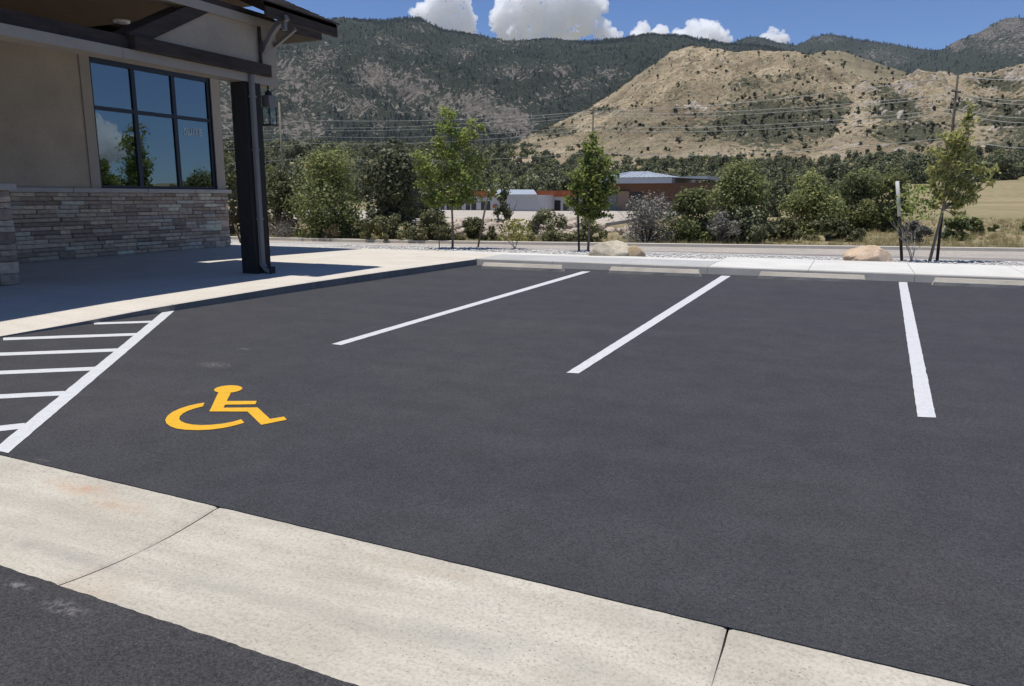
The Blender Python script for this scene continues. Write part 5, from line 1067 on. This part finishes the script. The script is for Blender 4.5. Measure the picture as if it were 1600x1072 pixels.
def hill_scatter(data, n, wt, name, label, s0, s1, protos, seed):
    V, at_, S, shp = data; w = wt(at_, S, V); w = np.clip(w, 0, None) * (S < 1.03) * (S > 0.01); Vr = np.hypot(V[:, 0], V[:, 1])
    i = rng.choice(len(V), n, p=w / w.sum()); P = V[i] + rng.normal(size=(n, 3)) * np.array([2.0, 2.0, 0]); P[:, 2] -= 0.15 * s0
    return scatter(name, label, P, s0 * 0.7 + (s1 * 1.25 - s0 * 0.7) * rng.uniform(0, 1, n) ** 2.2, protos, seed)
wA = lambda at_, S, V: 0.16 + 0.9 * sstep(0.3, 0.75, at_['green']) + 0.5 * np.clip(fbm(V[:, 0] / 30, V[:, 1] / 30, 3), 0, 1)
hill_scatter(hdA, 3000, wA, 'hill_scrub', 'dark scrub dotted over the tan pyramid-shaped hill', 0.8, 2.3, hb, 3)
hill_scatter(hdC, 2800, wA, 'hill_scrub', 'dark scrub over the broken tan hill at right', 0.7, 2.1, hb, 4)
hill_scatter(hdB, 220, lambda at_, S, V: 0.2 + 0 * S, 'hill_scrub', 'few dark shrubs on the smooth olive hill', 2.0, 4.5, hb, 5)
def conifer(seed):
    rg = np.random.default_rng(seed); n = 46; zz = rg.uniform(0.08, 1, n); rad = (1 - zz) * 0.27 + 0.03; th = rg.uniform(0, 6.28, n); P = np.stack([np.cos(th) * rad * .8, np.sin(th) * rad * .8, zz], 1)
    V, Fc = leaf_quads(P, 0.20, rg, 0.3, 1.5); return np_mesh('conifer', V, Fc, MAT['leaf_conifer'], {'tint': np.clip(rg.uniform(0.1, 0.7, n), 0, 1).repeat(4)})
con = [conifer(s) for s in (1, 2, 3)]
wM = lambda at_, S, V: np.clip(0.55 - at_['rock'], 0.004, 1) * (1 + 3.5 * ((S > 0.96) & (S <= 1.0)))
hill_scatter(md1, 34000, wM, 'mountain_forest', 'conifer forest covering the rocky mountain', 5, 9.5, con, 6)
hill_scatter(md2, 5000, wM, 'mountain_forest', 'conifer forest on the low far ridge', 6, 11, con, 7)
hill_scatter(md3, 5000, wM, 'mountain_forest', 'conifer forest below the far right peak', 6, 11, con, 8)
def tuft(seed, n=26, h=0.30, w=0.16):
    rg = np.random.default_rng(seed); a = rg.uniform(0, 6.28, n); rr2 = rg.uniform(0, w, n); b = np.stack([np.cos(a) * rr2, np.sin(a) * rr2, np.zeros(n)], 1); d = np.stack([np.cos(a) * .35, np.sin(a) * .35, np.ones(n)], 1) + rg.normal(size=(n, 3)) * 0.15
    s = np.stack([-np.sin(a), np.cos(a), np.zeros(n)], 1) * 0.007; L = (h * rg.uniform(0.5, 1.1, n))[:, None]
    V = np.stack([b - s, b + s, b + d * L + s * 0.2, b + d * L - s * 0.2], 1).reshape(-1, 3); return np_mesh('tuft', V, np.arange(4 * n).reshape(n, 4), MAT['dry'], {'tint': rg.uniform(0, 1, n).repeat(4)})
tf = [tuft(s) for s in (1, 2, 3)]
gx = rng.uniform(-32, 26, 15000); gy = np.array([road_far(q) for q in gx]) + 0.45 + rng.uniform(0, 1, len(gx)) ** 1.6 * 22
keep = ~((gx < -6) & (gy > 29)) & (rng.uniform(0, 1, len(gx)) < np.clip(0.6 + 0.8 * fbm(gx / 3, gy / 3, 3), 0.1, 1)); gx, gy = gx[keep], gy[keep]
scatter('verge_grass', 'dry grass and weeds along the far verge and field', np.stack([gx, gy, base_z(gx, gy)], -1), rng.uniform(0.3, 0.8, len(gx)), tf, 9)
# trees to the right of the picture, mirrored in the window
def window_dir(px, py, path):
    d = ray(px, py); p = C0 + d * (XW / d[0]); d = d * np.array([-1, 1, 1]); return p + d / np.linalg.norm(d) * path
for k, (px, py, wpx, label) in enumerate([(158, 236, 2.0, 'leafy tree right of the lot, mirrored in the left window pane')]):
    q = window_dir(px, py, 34); zz = float(base_z(np.array(q[0]), np.array(q[1]))); h = q[2] - zz; t = thing('roadside_tree', label, 'tree', (q[0], q[1], zz - 0.05))
    put('crown', shrub_mesh('crown', MAT['leaf_tree'], 500 + k, wpx, wpx, h, 5000, 0.11, 40, 0.2, 0.8), t); put('trunk', stem_mesh('trunk', MAT['bark'], 510 + k, h * 0.8, 0.07, 1, 0.05), t)

# ------------------------------------------------------------------ clouds
cm = bpy.data.materials.new('cloud'); cm.use_nodes = True; nt = cm.node_tree; nt.nodes.clear(); out = nt.nodes.new('ShaderNodeOutputMaterial'); vsn = nt.nodes.new('ShaderNodeVolumeScatter')
vsn.inputs['Color'].default_value = (0.999, 0.999, 0.999, 1); vsn.inputs['Density'].default_value = 0.026; vsn.inputs['Anisotropy'].default_value = 0.25; nt.links.new(vsn.outputs[0], out.inputs['Volume'])
def cloud(label, lobes, dist, seed):
    """cumulus heap: lobes given as photo (x, y, radius) at one distance, merged and roughened into one billowy body"""
    rg = random.Random(seed); m = dist / F_PX; bm = bmesh.new(); cs = []
    for (px, py, r) in lobes:
        az, tn = azt(px, py); c = Vector((dist * math.sin(az), dist * math.cos(az), CAMH + dist * tn)); cs.append((c, r * m)); 
        for k in range(18):
            v = Vector((rg.gauss(0, 1), rg.gauss(0, 1), rg.gauss(0, 1))).normalized(); cs.append((c + v * r * m * rg.uniform(0.7, 0.95), r * m * rg.uniform(0.16, 0.42)))
    o0 = cs[0][0].copy()
    for c, r in cs: bmesh.ops.create_icosphere(bm, subdivisions=3, radius=r, matrix=Matrix.Translation(c - o0))
    o = bm_put('cloud', bm, cm, None, True, tuple(o0)); tag(o, label, 'cloud', 'white cumulus clouds above the ridge')
    rm = o.modifiers.new('merge', 'REMESH'); rm.mode = 'VOXEL'; rm.voxel_size = 0.8 * m
    for sz, st in ((18, 22), (7, 9), (3, 3.5)):
        tx = bpy.data.textures.new('billow', 'CLOUDS'); tx.noise_scale = sz * m; tx.noise_depth = 3; dm = o.modifiers.new('billow', 'DISPLACE'); dm.texture = tx; dm.strength = st * m; dm.mid_level = 0.5; dm.texture_coords = 'LOCAL'
    return o
DC = 9000
cloud('tall white cloud rising behind the left mountain summit', [(698, 6, 32), (715, 25, 26), (722, 42, 20), (690, 30, 22), (655, 20, 13), (735, 52, 9), (700, 48, 24)], DC, 1)
cloud('largest white cloud with grey underside, left of centre above the ridge', [(800, 20, 30), (840, 5, 40), (890, 5, 42), (920, 10, 22), (860, 30, 34), (800, 48, 26), (850, 52, 24), (890, 40, 22), (870, 60, 16), (815, 0, 22)], DC, 2)
cloud('small cloud wisp right of the largest cloud', [(945, 45, 12), (955, 56, 12), (938, 36, 6), (962, 62, 9)], DC, 3)
cloud('low two-humped white cloud behind the middle of the ridge', [(1003, 52, 14), (1030, 55, 13), (1060, 58, 12), (1085, 58, 18), (1108, 54, 20), (1122, 62, 14)], DC, 4)
cloud('tiny round white cloud left of the far ridge', [(1208, 56, 10), (1218, 62, 11), (1200, 62, 8)], DC, 5)
def mirrored(px, py): d = ray(px, py) * np.array([-1, 1, 1]); return proj(C0 + d)
def mcl(L): 
    o = []
    for px, py, r in L:
        d = ray(px, py) * np.array([-1, 1, 1]); o.append((math.atan2(d[0], d[1]), d[2] / math.hypot(d[0], d[1]), r))
    return o
_azt = azt
azt = lambda x, y: (x, y)
cloud('broad white cloud over the plain to the right, mirrored in the window', mcl([(140, 225, 22), (160, 215, 18), (180, 222, 16), (198, 228, 13), (150, 200, 14), (172, 206, 10), (130, 205, 20), (110, 205, 26), (80, 205, 30), (190, 236, 12), (212, 238, 8), (165, 236, 14)]), DC, 6)
azt = _azt

# ------------------------------------------------------------------ thin air haze over the whole valley
hz = bpy.data.materials.new('haze_air'); hz.use_nodes = True; nt = hz.node_tree; nt.nodes.clear(); out = nt.nodes.new('ShaderNodeOutputMaterial'); pv_ = nt.nodes.new('ShaderNodeVolumePrincipled')
pv_.inputs['Color'].default_value = (0.70, 0.84, 1.0, 1); pv_.inputs['Density'].default_value = 0.000028; nt.links.new(pv_.outputs[0], out.inputs['Volume'])
hb_ = box('haze', (-7500, -300, -12), (7000, 7500, 1250), hz, kind='stuff', label='thin pale haze filling the valley')
